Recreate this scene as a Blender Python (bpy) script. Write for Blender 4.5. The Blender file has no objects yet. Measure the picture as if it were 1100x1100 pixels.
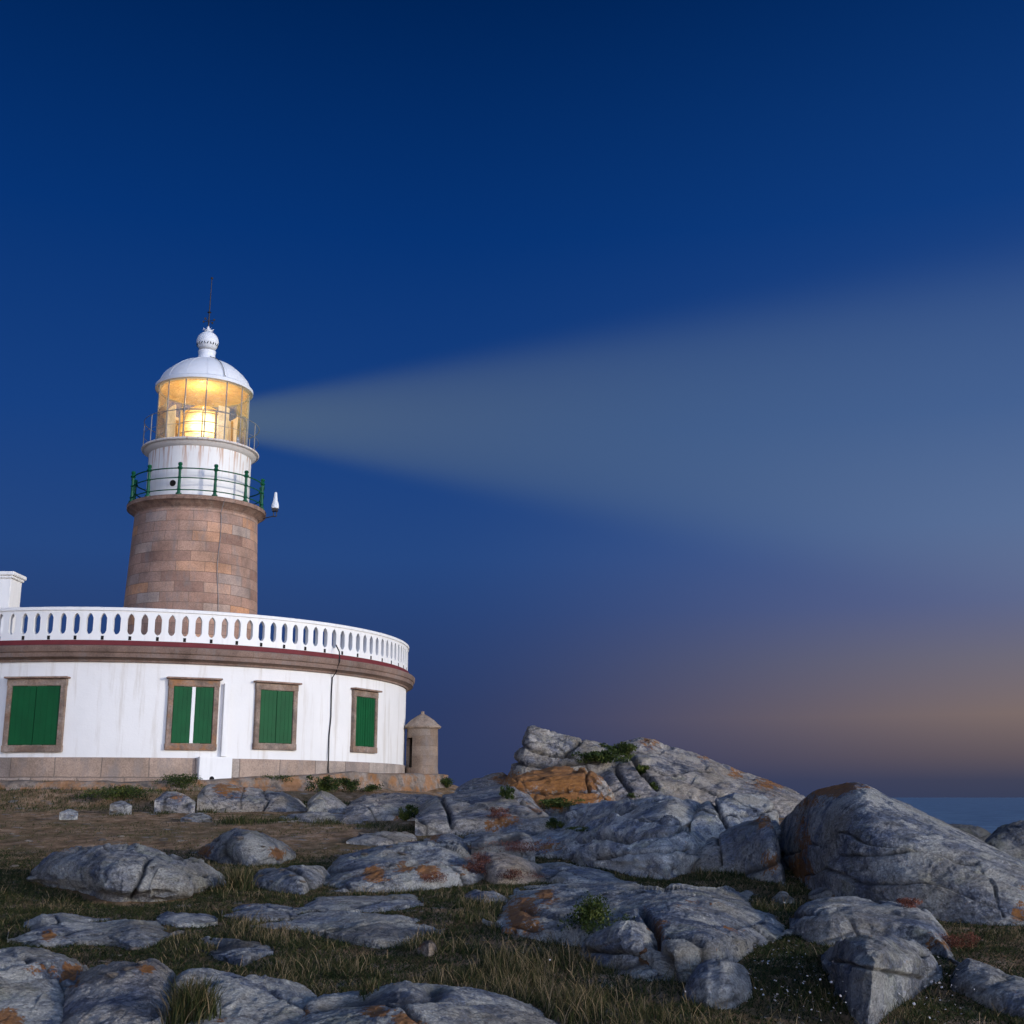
import bpy, bmesh, math, random
import numpy as np
from mathutils import Vector, Matrix
from mathutils.bvhtree import BVHTree

random.seed(7)
rng = np.random.default_rng(7)
scene = bpy.context.scene
COL = scene.collection
R = math.radians

# ------------------------------------------------------------------ camera
F, PITCH = 1303.0, math.atan(306 / 1303.0)
CP, SP = math.cos(PITCH), math.sin(PITCH)
cam_data = bpy.data.cameras.new('camera')
cam_data.sensor_width = 36.0
cam_data.lens = 36.0 * F / 1100.0
cam_data.clip_end = 60000
cam_data.clip_start = 0.05
cam = bpy.data.objects.new('camera', cam_data)
COL.objects.link(cam)
cam.rotation_euler = (math.pi / 2 + PITCH, 0, 0)
scene.camera = cam


def ray(x, y):
    """direction through a pixel of the 1100 px photograph (y component about 1)"""
    u = (550.0 - y) / F
    r = (x - 550.0) / F
    return np.array([r, CP - u * SP, SP + u * CP])


def at(x, y, Y):
    d = ray(x, y)
    return d * (Y / d[1])


def project(X, Y, Z):
    d = Y * CP + Z * SP
    u = -Y * SP + Z * CP
    return 550 + F * X / d, 550 - F * u / d


def sstep(a, b, x):
    t = np.clip((np.asarray(x, float) - a) / (b - a), 0, 1)
    return t * t * (3 - 2 * t)


# ------------------------------------------------------------------ noise (numpy)
def _hash(ix, iy, iz, seed):
    h = (ix.astype(np.int64) * 374761393 + iy.astype(np.int64) * 668265263 + iz.astype(np.int64) * 2147483647 + seed * 144665)
    h = (h ^ (h >> 13)) * 1274126177
    h = h ^ (h >> 16)
    return h


def _rnd(ix, iy, iz, seed):
    return ((_hash(ix, iy, iz, seed) & 0xFFFFFF) / float(0xFFFFFF))


def vnoise(p, seed=0):
    i = np.floor(p).astype(np.int64)
    f = p - i
    f = f * f * f * (f * (f * 6 - 15) + 10)
    x, y, z = i[:, 0], i[:, 1], i[:, 2]
    fx, fy, fz = f[:, 0], f[:, 1], f[:, 2]
    def c(a, b, d):
        return _rnd(x + a, y + b, z + d, seed)
    x00 = c(0, 0, 0) * (1 - fx) + c(1, 0, 0) * fx
    x10 = c(0, 1, 0) * (1 - fx) + c(1, 1, 0) * fx
    x01 = c(0, 0, 1) * (1 - fx) + c(1, 0, 1) * fx
    x11 = c(0, 1, 1) * (1 - fx) + c(1, 1, 1) * fx
    return ((x00 * (1 - fy) + x10 * fy) * (1 - fz) + (x01 * (1 - fy) + x11 * fy) * fz) * 2 - 1


def fbm(p, octaves=5, seed=0, gain=0.5, lac=2.03):
    s = np.zeros(len(p)); a = 1.0; t = 0
    q = p.copy()
    for k in range(octaves):
        s += a * vnoise(q, seed + 17 * k); t += a
        a *= gain; q = q * lac + 3.7
    return s / t


def worley(p, seed=0):
    """returns F1, F2, tilt value of the nearest cell (a random plane through its seed)"""
    i = np.floor(p).astype(np.int64)
    n = len(p)
    d1 = np.full(n, 9.0); d2 = np.full(n, 9.0); tilt = np.zeros(n)
    for a in (-1, 0, 1):
        for b in (-1, 0, 1):
            for c in (-1, 0, 1):
                x, y, z = i[:, 0] + a, i[:, 1] + b, i[:, 2] + c
                sx = x + _rnd(x, y, z, seed); sy = y + _rnd(x, y, z, seed + 1); sz = z + _rnd(x, y, z, seed + 2)
                v = np.stack([p[:, 0] - sx, p[:, 1] - sy, p[:, 2] - sz], 1)
                d = np.sqrt((v * v).sum(1))
                g = np.stack([_rnd(x, y, z, seed + 3), _rnd(x, y, z, seed + 4), _rnd(x, y, z, seed + 5)], 1) * 2 - 1
                tl = (v * g).sum(1) + (_rnd(x, y, z, seed + 6) - .5) * .7
                m = d < d1
                d2 = np.where(m, d1, np.minimum(d2, d))
                tilt = np.where(m, tl, tilt)
                d1 = np.where(m, d, d1)
    return d1, d2, tilt


# ------------------------------------------------------------------ object helpers
def tag(o, label=None, cat=None, group=None, kind=None):
    if label: o['label'] = label
    if cat: o['category'] = cat
    if group: o['group'] = group
    if kind: o['kind'] = kind
    return o


def empty(name, loc=(0, 0, 0), rz=0.0):
    o = bpy.data.objects.new(name, None)
    o.empty_display_size = .3
    o.location = loc
    o.rotation_euler = (0, 0, rz)
    COL.objects.link(o)
    return o


class MB:
    """collects shapes into one mesh"""
    def __init__(self):
        self.v = []; self.f = []; self.uv = None

    def add(self, vs, fs):
        b = len(self.v)
        self.v += [tuple(q) for q in vs]
        self.f += [tuple(i + b for i in q) for q in fs]

    def box(self, c, s, M=None):
        x, y, z = [k / 2.0 for k in s]
        vs = [Vector((a * x, b * y, d * z)) for a in (-1, 1) for b in (-1, 1) for d in (-1, 1)]
        if M: vs = [M @ q for q in vs]
        vs = [q + Vector(c) for q in vs]
        self.add(vs, [(0, 1, 3, 2), (4, 6, 7, 5), (0, 4, 5, 1), (2, 3, 7, 6), (0, 2, 6, 4), (1, 5, 7, 3)])

    def lathe(self, prof, n=64, a0=0.0, a1=2 * math.pi, closed=False, c=(0, 0)):
        full = abs(a1 - a0 - 2 * math.pi) < 1e-6
        m = n if full else n + 1
        vs = []
        for i in range(m):
            a = a0 + (a1 - a0) * i / n
            s, k = math.sin(a), -math.cos(a)
            for r, z in prof:
                vs.append((c[0] + r * s, c[1] + r * k, z))
        np_ = len(prof); fs = []
        for i in range(n):
            j = (i + 1) % m
            for q in range(np_ if closed else np_ - 1):
                w = (q + 1) % np_
                fs.append((i * np_ + q, j * np_ + q, j * np_ + w, i * np_ + w))
        if closed and not full:
            fs.append(tuple(range(np_))); fs.append(tuple(reversed([n * np_ + q for q in range(np_)])))
        self.add(vs, fs)

    def tube(self, pts, r, n=8):
        pts = [Vector(q) for q in pts]
        rr = r if isinstance(r, (list, tuple)) else [r] * len(pts)
        vs = []; fs = []
        for i, q in enumerate(pts):
            t = (pts[min(i + 1, len(pts) - 1)] - pts[max(i - 1, 0)]).normalized()
            up = Vector((0, 0, 1)) if abs(t.z) < .95 else Vector((1, 0, 0))
            a = t.cross(up).normalized(); b = t.cross(a).normalized()
            for k in range(n):
                w = 2 * math.pi * k / n
                vs.append(q + (a * math.cos(w) + b * math.sin(w)) * rr[i])
        for i in range(len(pts) - 1):
            for k in range(n):
                l = (k + 1) % n
                fs.append((i * n + k, i * n + l, (i + 1) * n + l, (i + 1) * n + k))
        fs.append(tuple(reversed(range(n)))); fs.append(tuple((len(pts) - 1) * n + k for k in range(n)))
        self.add(vs, fs)

    def ball(self, c, r, n=14, sz=1.0):
        prof = [(max(1e-4, r * math.sin(math.pi * k / n)), c[2] - sz * r * math.cos(math.pi * k / n)) for k in range(n + 1)]
        self.lathe(prof, n * 2, c=(c[0], c[1]))

    def build(self, name, mat, parent=None, smooth=True, angle=35, bevel=0.0, mat2=None, split=0):
        me = bpy.data.meshes.new(name)
        me.from_pydata(self.v, [], self.f)
        bm = bmesh.new(); bm.from_mesh(me)
        bmesh.ops.recalc_face_normals(bm, faces=bm.faces)
        if bevel:
            bmesh.ops.bevel(bm, geom=[e for e in bm.edges if len(e.link_faces) == 2 and e.calc_face_angle(0) > .5], offset=bevel, segments=2, affect='EDGES', clamp_overlap=True)
        if smooth:
            for f in bm.faces: f.smooth = True
            for e in bm.edges:
                if len(e.link_faces) == 2 and e.calc_face_angle(0) > R(angle): e.smooth = False
        bm.to_mesh(me); bm.free()
        me.materials.append(mat)
        if mat2:                                   # faces from `split` on take the second material
            me.materials.append(mat2)
            me.polygons.foreach_set('material_index', [0 if i < split else 1 for i in range(len(me.polygons))])
        o = bpy.data.objects.new(name, me)
        COL.objects.link(o)
        if parent: o.parent = parent
        return o


def np_mesh(name, V, Fq, mat, smooth=True):
    """mesh from arrays; Fq is (n,3) or (n,4)"""
    me = bpy.data.meshes.new(name)
    k = Fq.shape[1]
    me.vertices.add(len(V)); me.vertices.foreach_set('co', np.ascontiguousarray(V, np.float32).ravel())
    me.loops.add(Fq.size); me.loops.foreach_set('vertex_index', np.ascontiguousarray(Fq, np.int32).ravel())
    me.polygons.add(len(Fq)); me.polygons.foreach_set('loop_start', np.arange(0, Fq.size, k, dtype=np.int32))
    me.polygons.foreach_set('use_smooth', np.full(len(Fq), smooth))
    me.update(calc_edges=True)
    me.materials.append(mat)
    return me


def attr(me, name, vals):
    a = me.attributes.new(name, 'FLOAT', 'POINT')
    a.data.foreach_set('value', np.ascontiguousarray(vals, np.float32))


# ------------------------------------------------------------------ materials
class NT:
    def __init__(self, name):
        self.m = bpy.data.materials.new(name); self.m.use_nodes = True
        self.t = self.m.node_tree; self.t.nodes.clear()
        self.out = self.t.nodes.new('ShaderNodeOutputMaterial')

    def n(self, kind, **kw):
        q = self.t.nodes.new('ShaderNode' + kind)
        for k, v in kw.items():
            if k.startswith('i_'):
                q.inputs[k[2:].replace('_', ' ')].default_value = v
            else: setattr(q, k, v)
        return q

    def l(self, a, b): self.t.links.new(a, b)

    def setin(self, sock, v):
        if isinstance(v, bpy.types.NodeSocket): self.l(v, sock)
        else: sock.default_value = v

    def math(self, op, a, b=0.0, clamp=False):
        q = self.n('Math', operation=op, use_clamp=clamp)
        self.setin(q.inputs[0], a); self.setin(q.inputs[1], b)
        return q.outputs[0]

    def mix(self, fac, a, b, blend='MIX'):
        q = self.n('Mix', data_type='RGBA', blend_type=blend)
        self.setin(q.inputs['Factor'], fac)
        self.setin(q.inputs[6], a if isinstance(a, bpy.types.NodeSocket) else (*a, 1))
        self.setin(q.inputs[7], b if isinstance(b, bpy.types.NodeSocket) else (*b, 1))
        return q.outputs[2]

    def ramp(self, fac, stops, interp='LINEAR'):
        q = self.n('ValToRGB'); q.color_ramp.interpolation = interp
        e = q.color_ramp.elements
        while len(e) < len(stops): e.new(.5)
        for k, (p, c) in enumerate(stops):
            e[k].position = p
            e[k].color = (c, c, c, 1) if isinstance(c, (int, float)) else (*c, 1)
        self.l(fac, q.inputs[0])
        return q.outputs[0]

    def noise(self, vec, scale, detail=6, rough=.55, dist=0.0):
        q = self.n('TexNoise', i_Scale=scale, i_Detail=detail, i_Roughness=rough, i_Distortion=dist)
        if vec is not None: self.l(vec, q.inputs['Vector'])
        return q.outputs[0]

    def obj(self):
        return self.n('TexCoord').outputs['Object']

    def scale(self, vec, s, rot=(0, 0, 0), loc=(0, 0, 0)):
        q = self.n('Mapping'); q.inputs['Scale'].default_value = s; q.inputs['Rotation'].default_value = rot; q.inputs['Location'].default_value = loc
        self.l(vec, q.inputs[0])
        return q.outputs[0]

    def attrib(self, name, kind='GEOMETRY'):
        q = self.n('Attribute', attribute_name=name, attribute_type=kind)
        return q.outputs['Fac']

    def bump(self, h, strength=.4, dist=.02, normal=None):
        q = self.n('Bump', i_Strength=strength, i_Distance=dist)
        self.l(h, q.inputs['Height'])
        if normal: self.l(normal, q.inputs['Normal'])
        return q.outputs[0]

    def bsdf(self, col, rough=.8, normal=None, **kw):
        q = self.n('BsdfPrincipled')
        self.setin(q.inputs['Base Color'], col if isinstance(col, bpy.types.NodeSocket) else (*col, 1))
        self.setin(q.inputs['Roughness'], rough)
        if normal: self.l(normal, q.inputs['Normal'])
        for k, v in kw.items(): self.setin(q.inputs[k.replace('_', ' ')], v)
        self.l(q.outputs[0], self.out.inputs[0])
        return q


def cyl_coords(t, radius):
    """(arc length, height, 0) round the object's own axis"""
    o = t.obj()
    s = t.n('SeparateXYZ'); t.l(o, s.inputs[0])
    a = t.math('ARCTAN2', s.outputs[0], t.math('MULTIPLY', s.outputs[1], -1.0))
    c = t.n('CombineXYZ'); t.l(t.math('MULTIPLY', a, radius), c.inputs[0]); t.l(s.outputs[2], c.inputs[1])
    return o, c.outputs[0], s


def mat_rock():
    t = NT('granite')
    o = t.obj()
    rnd = t.n('ObjectInfo').outputs['Random']
    cmb = t.n('CombineXYZ'); t.l(t.math('MULTIPLY', rnd, 37.0), cmb.inputs[0]); t.l(t.math('MULTIPLY', rnd, 91.0), cmb.inputs[1])
    va = t.n('VectorMath', operation='ADD'); t.l(o, va.inputs[0]); t.l(cmb.outputs[0], va.inputs[1])
    v = va.outputs[0]
    tone = t.attrib('tone', 'OBJECT')
    bed = t.scale(v, (1.0, 1.7, 2.4), (.1, .35, .45))
    big = t.noise(bed, 1.1, 6, .6, .4)
    mid = t.noise(bed, 6.0, 10, .74, .2)
    col = t.ramp(big, [(.28, (.060, .078, .125)), (.42, (.155, .18, .235)), (.54, (.31, .31, .31)), (.72, (.46, .43, .375))])
    col = t.mix(1.0, col, t.ramp(mid, [(.30, .22), (.45, .75), (.58, 1.2), (.75, 1.75)]), 'MULTIPLY')
    # crusts of pale lichen
    zone = t.ramp(t.noise(t.scale(v, (1, 1, 1), (0, 0, 0), (21, 5, 2)), .75, 4, .55), [(.38, 0.0), (.62, 1.0)])
    pale = t.math('ADD', t.noise(v, 2.6, 10, .72, .2), t.math('MULTIPLY', t.math('SUBTRACT', zone, .55), .14))
    col = t.mix(t.ramp(pale, [(.50, 0.0), (.57, .85), (.8, .9)]), col, t.mix(t.noise(v, 9, 3), (.42, .41, .36), (.60, .59, .56)))
    green = t.noise(t.scale(v, (1, 1, 1), (0, 0, 0), (5, 3, 8)), 1.7, 8, .66)
    col = t.mix(t.ramp(green, [(.54, 0.0), (.66, .5)]), col, (.36, .36, .24))
    bg_ = t.noise(t.scale(v, (1, 1, 1), (0, 0, 0), (15, 3, 2)), .9, 5, .6)
    col = t.mix(t.ramp(bg_, [(.48, 0.0), (.62, .55)]), col, t.mix(mid, (.17, .145, .10), (.42, .37, .28)))
    # black lichen specks
    dk = t.noise(t.scale(v, (1, 1, 1), (0, 0, 0), (2, 9, 1)), 10, 8, .75)
    col = t.mix(t.math('MULTIPLY', t.ramp(dk, [(.535, 0.0), (.59, .85)]), t.math('SUBTRACT', 1.05, zone)), col, (.055, .060, .075))
    fine = t.noise(v, 45, 4, .7)
    col = t.mix(.85, col, t.ramp(fine, [(.3, .40), (.5, 1.0), (.7, 1.5)]), 'MULTIPLY')
    # warm rock tone
    col = t.mix(t.math('MULTIPLY', t.attrib('warm', 'OBJECT'), .8), col, t.mix(1.0, col, (1.25, .98, .78), 'MULTIPLY'))
    # orange lichen where the mesh says it grows, broken up by noise
    on = t.noise(v, 5.0, 12, .76)
    om = t.math('ADD', t.math('ADD', t.attrib('orange'), .07), t.math('ADD', t.math('MULTIPLY', t.math('SUBTRACT', on, .54), 3.0), t.math('MULTIPLY', t.math('SUBTRACT', t.noise(v, 26, 5, .7), .5), 1.5)))
    om = t.ramp(om, [(.45, 0.0), (.56, .88)])
    col = t.mix(om, col, t.mix(t.noise(v, 16, 4), (.15, .045, .008), (.50, .20, .022)))
    # soil and moss lodged in the cracks
    col = t.mix(t.math('MULTIPLY', t.attrib('crack'), .8), col, (.028, .024, .018))
    g = t.n('Mix', data_type='RGBA', blend_type='MULTIPLY'); g.inputs[0].default_value = 1
    t.l(col, g.inputs[6]); cc = t.n('CombineColor')
    for k in range(3): t.l(tone, cc.inputs[k])
    t.l(cc.outputs[0], g.inputs[7])
    h = t.math('ADD', t.math('MULTIPLY', mid, 2.0), t.math('ADD', t.math('MULTIPLY', fine, .35), t.math('MULTIPLY', t.noise(v, 13, 6, .7), .8)))
    nrm = t.bump(h, 1.0, .09)
    t.bsdf(g.outputs[2], t.ramp(pale, [(.4, .62), (.7, .9)]), nrm, Specular_IOR_Level=.35)
    return t.m


def mat_ground():
    t = NT('turf_and_soil')
    o = t.n('NewGeometry').outputs['Position']
    a = t.noise(o, .55, 7, .65)
    b = t.noise(t.scale(o, (1, .6, 1)), 3.2, 8, .7)
    c = t.noise(o, 26, 5, .65)
    col = t.ramp(b, [(.3, (.08, .05, .025)), (.45, (.23, .138, .070)), (.56, (.37, .23, .13)), (.72, (.50, .36, .25))])
    col = t.mix(t.ramp(a, [(.48, 0.0), (.64, .6)]), col, t.mix(c, (.055, .055, .018), (.13, .105, .04)))
    peb = t.n('TexVoronoi', i_Scale=7.0, i_Randomness=1.0); t.l(t.scale(o, (1, .7, 1)), peb.inputs['Vector'])
    pm = t.math('MULTIPLY', t.ramp(peb.outputs['Distance'], [(.0, 1.0), (.16, .8), (.24, 0.0)]), t.ramp(t.noise(o, 1.1, 4, .6), [(.50, 0.0), (.62, 1.0)]))
    col = t.mix(pm, col, t.mix(peb.outputs['Color'], (.18, .155, .13), (.42, .38, .35)))
    col = t.mix(.6, col, t.ramp(c, [(.3, .5), (.5, 1.0), (.7, 1.5)]), 'MULTIPLY')
    fl_ = t.n('TexVoronoi', i_Scale=2.1, i_Randomness=1.0); t.l(t.mix(.12, o, t.n('TexNoise', i_Scale=3.0).outputs['Color']), fl_.inputs['Vector'])
    fm = t.math('MULTIPLY', t.ramp(fl_.outputs['Distance'], [(.16, 1.0), (.26, 0.0)]), t.ramp(t.noise(t.scale(o, (1, 1, 1), (0, 0, 0), (7, 2, 0)), .8, 4, .6), [(.48, 0.0), (.56, 1.0)]))
    col = t.mix(t.math('MULTIPLY', fm, .85), col, t.mix(t.noise(o, 9, 6, .7), (.13, .12, .115), (.42, .38, .34)))
    h = t.math('ADD', t.math('MULTIPLY', c, .9), t.math('ADD', b, t.math('ADD', t.math('MULTIPLY', pm, .6), t.math('MULTIPLY', fm, .5))))
    gn = t.n('SeparateXYZ'); t.l(t.n('NewGeometry').outputs['True Normal'], gn.inputs[0])
    sl_ = t.ramp(t.math('ADD', gn.outputs[2], t.math('MULTIPLY', t.math('SUBTRACT', a, .5), .5)), [(.80, 1.0), (.93, 0.0)])
    rk = t.noise(t.scale(o, (1, 1, 2.2)), 1.3, 11, .72)
    col = t.mix(sl_, col, t.ramp(rk, [(.3, (.05, .052, .06)), (.47, (.20, .20, .205)), (.6, (.33, .32, .30)), (.75, (.46, .44, .40))]))
    h = t.math('ADD', h, t.math('MULTIPLY', t.math('MULTIPLY', rk, sl_), 5.0))
    t.bsdf(col, .95, t.bump(h, .9, .07), Specular_IOR_Level=.15)
    return t.m


def mat_white(name, base=(.75, .735, .70), rust=0.0, streak=.25):
    t = NT(name)
    o = t.obj()
    st = t.noise(t.scale(o, (5, 5, .45)), 1.0, 6, .65)
    bl = t.noise(o, 1.3, 6, .6)
    col = t.mix(t.math('MULTIPLY', t.ramp(st, [(.52, 0.0), (.72, 1.0)]), streak), base, (.50, .47, .42))
    col = t.mix(t.math('MULTIPLY', t.ramp(bl, [(.45, 0.0), (.7, 1.0)]), .22), col, (.62, .61, .60))
    if rust:
        s = t.n('SeparateXYZ'); t.l(t.n('TexCoord').outputs['Generated'], s.inputs[0])
        rs = t.noise(t.scale(o, (9, 9, .5)), 1.0, 4, .6)
        m = t.math('MULTIPLY', t.ramp(rs, [(.52, 0.0), (.60, 1.0)]), t.ramp(s.outputs[2], [(.35, 0.0), (1.0, 1.0)]))
        col = t.mix(t.math('MULTIPLY', m, rust), col, (.42, .17, .05))
    t.bsdf(col, .6, t.bump(t.noise(o, 9, 5, .6), .15, .02))
    return t.m


def mat_wall():
    t = NT('whitewashed_render')
    o, uv, s = cyl_coords(t, 9.43)
    bl = t.noise(o, .7, 7, .6)
    st = t.noise(t.scale(uv, (3.0, .22, 1)), 1.0, 6, .65)
    top = t.ramp(s.outputs[2], [(.0, 0.0), (1.0, 1.0)])
    col = t.mix(t.math('MULTIPLY', t.ramp(bl, [(.42, 0.0), (.72, 1.0)]), .35), (.73, .71, .675), (.58, .56, .53))
    col = t.mix(t.math('MULTIPLY', t.ramp(st, [(.53, 0.0), (.66, 1.0)]), .5), col, (.48, .42, .34))
    # splash dirt along the foot of the wall
    hz = t.n('MapRange'); t.l(s.outputs[2], hz.inputs[0]); hz.inputs[1].default_value = .45; hz.inputs[2].default_value = 1.15; hz.inputs[3].default_value = 1; hz.inputs[4].default_value = 0
    col = t.mix(t.math('MULTIPLY', t.math('MULTIPLY', hz.outputs[0], t.noise(o, 4, 5, .7)), .85), col, (.36, .32, .26))
    h = t.math('ADD', t.math('MULTIPLY', t.noise(o, 2.0, 5, .6), 1.0), t.math('MULTIPLY', t.noise(o, 22, 4, .6), .25))
    t.bsdf(col, .8, t.bump(h, .35, .03))
    return t.m


def mat_ashlar(name, radius, bw, bh, cols, mortar=(.15, .11, .08), msize=.012, cyl=True, offs=(0, 0, 0)):
    t = NT(name)
    if cyl: o, uv, s = cyl_coords(t, radius)
    else:
        o = t.obj(); uv = o
    uv = t.scale(uv, (1, 1, 1), (0, 0, 0), offs)
    wob = t.n('TexNoise', i_Scale=2.6, i_Detail=4.0); t.l(o, wob.inputs['Vector'])
    wv = t.n('VectorMath', operation='MULTIPLY_ADD'); t.l(wob.outputs['Color'], wv.inputs[0]); wv.inputs[1].default_value = (.05, .035, 0); t.l(uv, wv.inputs[2]); uv = wv.outputs[0]
    br = t.n('TexBrick', offset=.5, squash=1.0)
    br.inputs['Color1'].default_value = (0, 0, 0, 1); br.inputs['Color2'].default_value = (1, 1, 1, 1); br.inputs['Mortar'].default_value = (.5, .5, .5, 1)
    br.inputs['Scale'].default_value = 1.0; br.inputs['Brick Width'].default_value = bw; br.inputs['Row Height'].default_value = bh
    br.inputs['Mortar Size'].default_value = msize; br.inputs['Mortar Smooth'].default_value = .3; br.inputs['Bias'].default_value = 0
    t.l(uv, br.inputs['Vector'])
    sepc = t.n('SeparateColor'); t.l(br.outputs['Color'], sepc.inputs[0])
    col = t.ramp(sepc.outputs[0], cols)
    col = t.mix(.9, col, t.ramp(t.noise(o, 1.1, 8, .65), [(.3, .6), (.5, 1.0), (.72, 1.35)]), 'MULTIPLY')
    col = t.mix(.7, col, t.ramp(t.noise(o, 24, 5, .7), [(.3, .55), (.5, 1.0), (.7, 1.4)]), 'MULTIPLY')
    col = t.mix(t.math('MULTIPLY', t.ramp(t.noise(t.scale(o, (1.5, 1.5, .5)), 1.6, 7, .7), [(.50, 0.0), (.66, 1.0)]), .55), col, (.19, .17, .16))
    col = t.mix(t.math('MULTIPLY', br.outputs['Fac'], .75), col, mortar)
    h = t.math('ADD', t.math('MULTIPLY', br.outputs['Fac'], -.8), t.math('ADD', t.math('MULTIPLY', sepc.outputs[0], .35), t.math('MULTIPLY', t.noise(o, 16, 6, .7), .5)))
    t.bsdf(col, .88, t.bump(h, .6, .03), Specular_IOR_Level=.3)
    return t.m


def mat_stone(name, c0, c1, c2, orange=0.0, dark=.4, sc=3.0):
    t = NT(name)
    o = t.obj()
    a = t.noise(o, sc, 8, .65); b = t.noise(o, sc * 9, 6, .7)
    col = t.ramp(a, [(.32, c0), (.5, c1), (.68, c2)])
    col = t.mix(.7, col, t.ramp(b, [(.3, .5), (.5, 1.0), (.7, 1.45)]), 'MULTIPLY')
    col = t.mix(t.math('MULTIPLY', t.ramp(t.noise(t.scale(o, (1, 1, 1), (0, 0, 0), (4, 4, 4)), sc * 1.4, 8, .7), [(.5, 0.0), (.62, 1.0)]), dark), col, (.06, .055, .05))
    if orange:
        col = t.mix(t.math('MULTIPLY', t.ramp(t.noise(o, sc * .9, 8, .72), [(.48, 0.0), (.58, 1.0)]), orange), col, t.mix(b, (.20, .07, .015), (.42, .18, .04)))
    h = t.math('ADD', a, t.math('MULTIPLY', b, .5))
    t.bsdf(col, .88, t.bump(h, .5, .03), Specular_IOR_Level=.3)
    return t.m


def mat_paint(name, col, rough=.45, wear=.25, wearcol=(.2, .12, .07), plank=0.0):
    t = NT(name)
    o = t.obj()
    n = t.noise(o, 7, 7, .7)
    c = t.mix(.5, col, t.ramp(t.noise(o, 2.2, 5, .6), [(.3, .7), (.5, 1.0), (.7, 1.25)]), 'MULTIPLY')
    c = t.mix(t.math('MULTIPLY', t.ramp(n, [(.60, 0.0), (.68, 1.0)]), wear), c, wearcol)
    t.bsdf(c, rough, t.bump(n, .15, .01), Specular_IOR_Level=.2)
    return t.m


def mat_glass():
    t = NT('lantern_glass')
    fr = t.n('Fresnel', i_IOR=1.35)
    tr = t.n('BsdfTransparent'); tr.inputs[0].default_value = (.95, .96, .95, 1)
    gl = t.n('BsdfGlossy', i_Roughness=.04)
    mx = t.n('MixShader'); t.l(fr.outputs[0], mx.inputs[0]); t.l(tr.outputs[0], mx.inputs[1]); t.l(gl.outputs[0], mx.inputs[2])
    # translucent haze added to the panes so the light inside gives them a warm glow
    sa = t.n('BsdfTranslucent'); sa.inputs[0].default_value = (.8, .8, .76, 1)
    m2 = t.n('MixShader'); t.l(t.ramp(t.noise(t.obj(), 2.2, 5, .6), [(.35, .10), (.7, .30)]), m2.inputs[0]); t.l(mx.outputs[0], m2.inputs[1]); t.l(sa.outputs[0], m2.inputs[2])
    t.l(m2.outputs[0], t.out.inputs[0])
    return t.m


def mat_glow(name, lo, hi, strength, scale, stretch=(1, 1, 1), hot=None):
    """glass lit from within by the lamp: it gives off light, unevenly as its prisms do"""
    t = NT(name)
    o = t.obj()
    n = t.noise(t.scale(o, stretch), scale, 5, .6, .6)
    f = n
    if hot:
        d = t.n('VectorMath', operation='DISTANCE'); t.l(o, d.inputs[0]); d.inputs[1].default_value = hot[0]
        m = t.n('MapRange', interpolation_type='SMOOTHSTEP'); t.l(d.outputs['Value'], m.inputs[0]); m.inputs[1].default_value = hot[1]; m.inputs[2].default_value = 0.0
        f = t.math('ADD', t.math('MULTIPLY', t.math('SUBTRACT', n, .25), .9), t.math('MULTIPLY', m.outputs[0], hot[2]))
    c = t.ramp(f, [(.25, lo), (.55, tuple((a + b) / 2 for a, b in zip(lo, hi))), (.8, hi)])
    s = t.ramp(f, [(.2, .45), (.6, 1.0), (.95, 1.9)])
    q = t.bsdf((.35, .22, .08), .15)
    t.l(c, q.inputs['Emission Color']); t.l(t.math('MULTIPLY', s, strength), q.inputs['Emission Strength'])  # emission in place of lamp light passing through the glass
    return t.m


def mat_leaf(name, attrname='shade', stops=None, rough=.7):
    t = NT(name)
    c = t.ramp(t.attrib(attrname), stops)
    q = t.n('BsdfPrincipled'); t.l(c, q.inputs['Base Color']); q.inputs['Roughness'].default_value = rough; q.inputs['Specular IOR Level'].default_value = .2
    tl = t.n('BsdfTranslucent'); t.l(c, tl.inputs[0])
    mx = t.n('MixShader'); mx.inputs[0].default_value = .3; t.l(q.outputs[0], mx.inputs[1]); t.l(tl.outputs[0], mx.inputs[2])
    t.l(mx.outputs[0], t.out.inputs[0])
    return t.m


def mat_sea():
    t = NT('sea_water')
    o = t.n('NewGeometry').outputs['Position']
    n1 = t.noise(t.scale(o, (.10, .22, 1)), 1.0, 7, .65)
    n2 = t.noise(t.scale(o, (.022, .016, 1)), 1.0, 9, .72)
    col = t.ramp(n2, [(.36, (.045, .10, .155)), (.5, (.095, .18, .245)), (.64, (.17, .28, .345))])
    col = t.mix(1.0, col, t.ramp(n1, [(.35, .5), (.5, 1.0), (.66, 1.6)]), 'MULTIPLY')
    h = t.math('ADD', t.math('MULTIPLY', n1, 1.0), t.math('MULTIPLY', n2, 2.0))
    t.bsdf(col, .35, t.bump(h, .8, 1.2), IOR=1.33)
    return t.m


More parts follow.
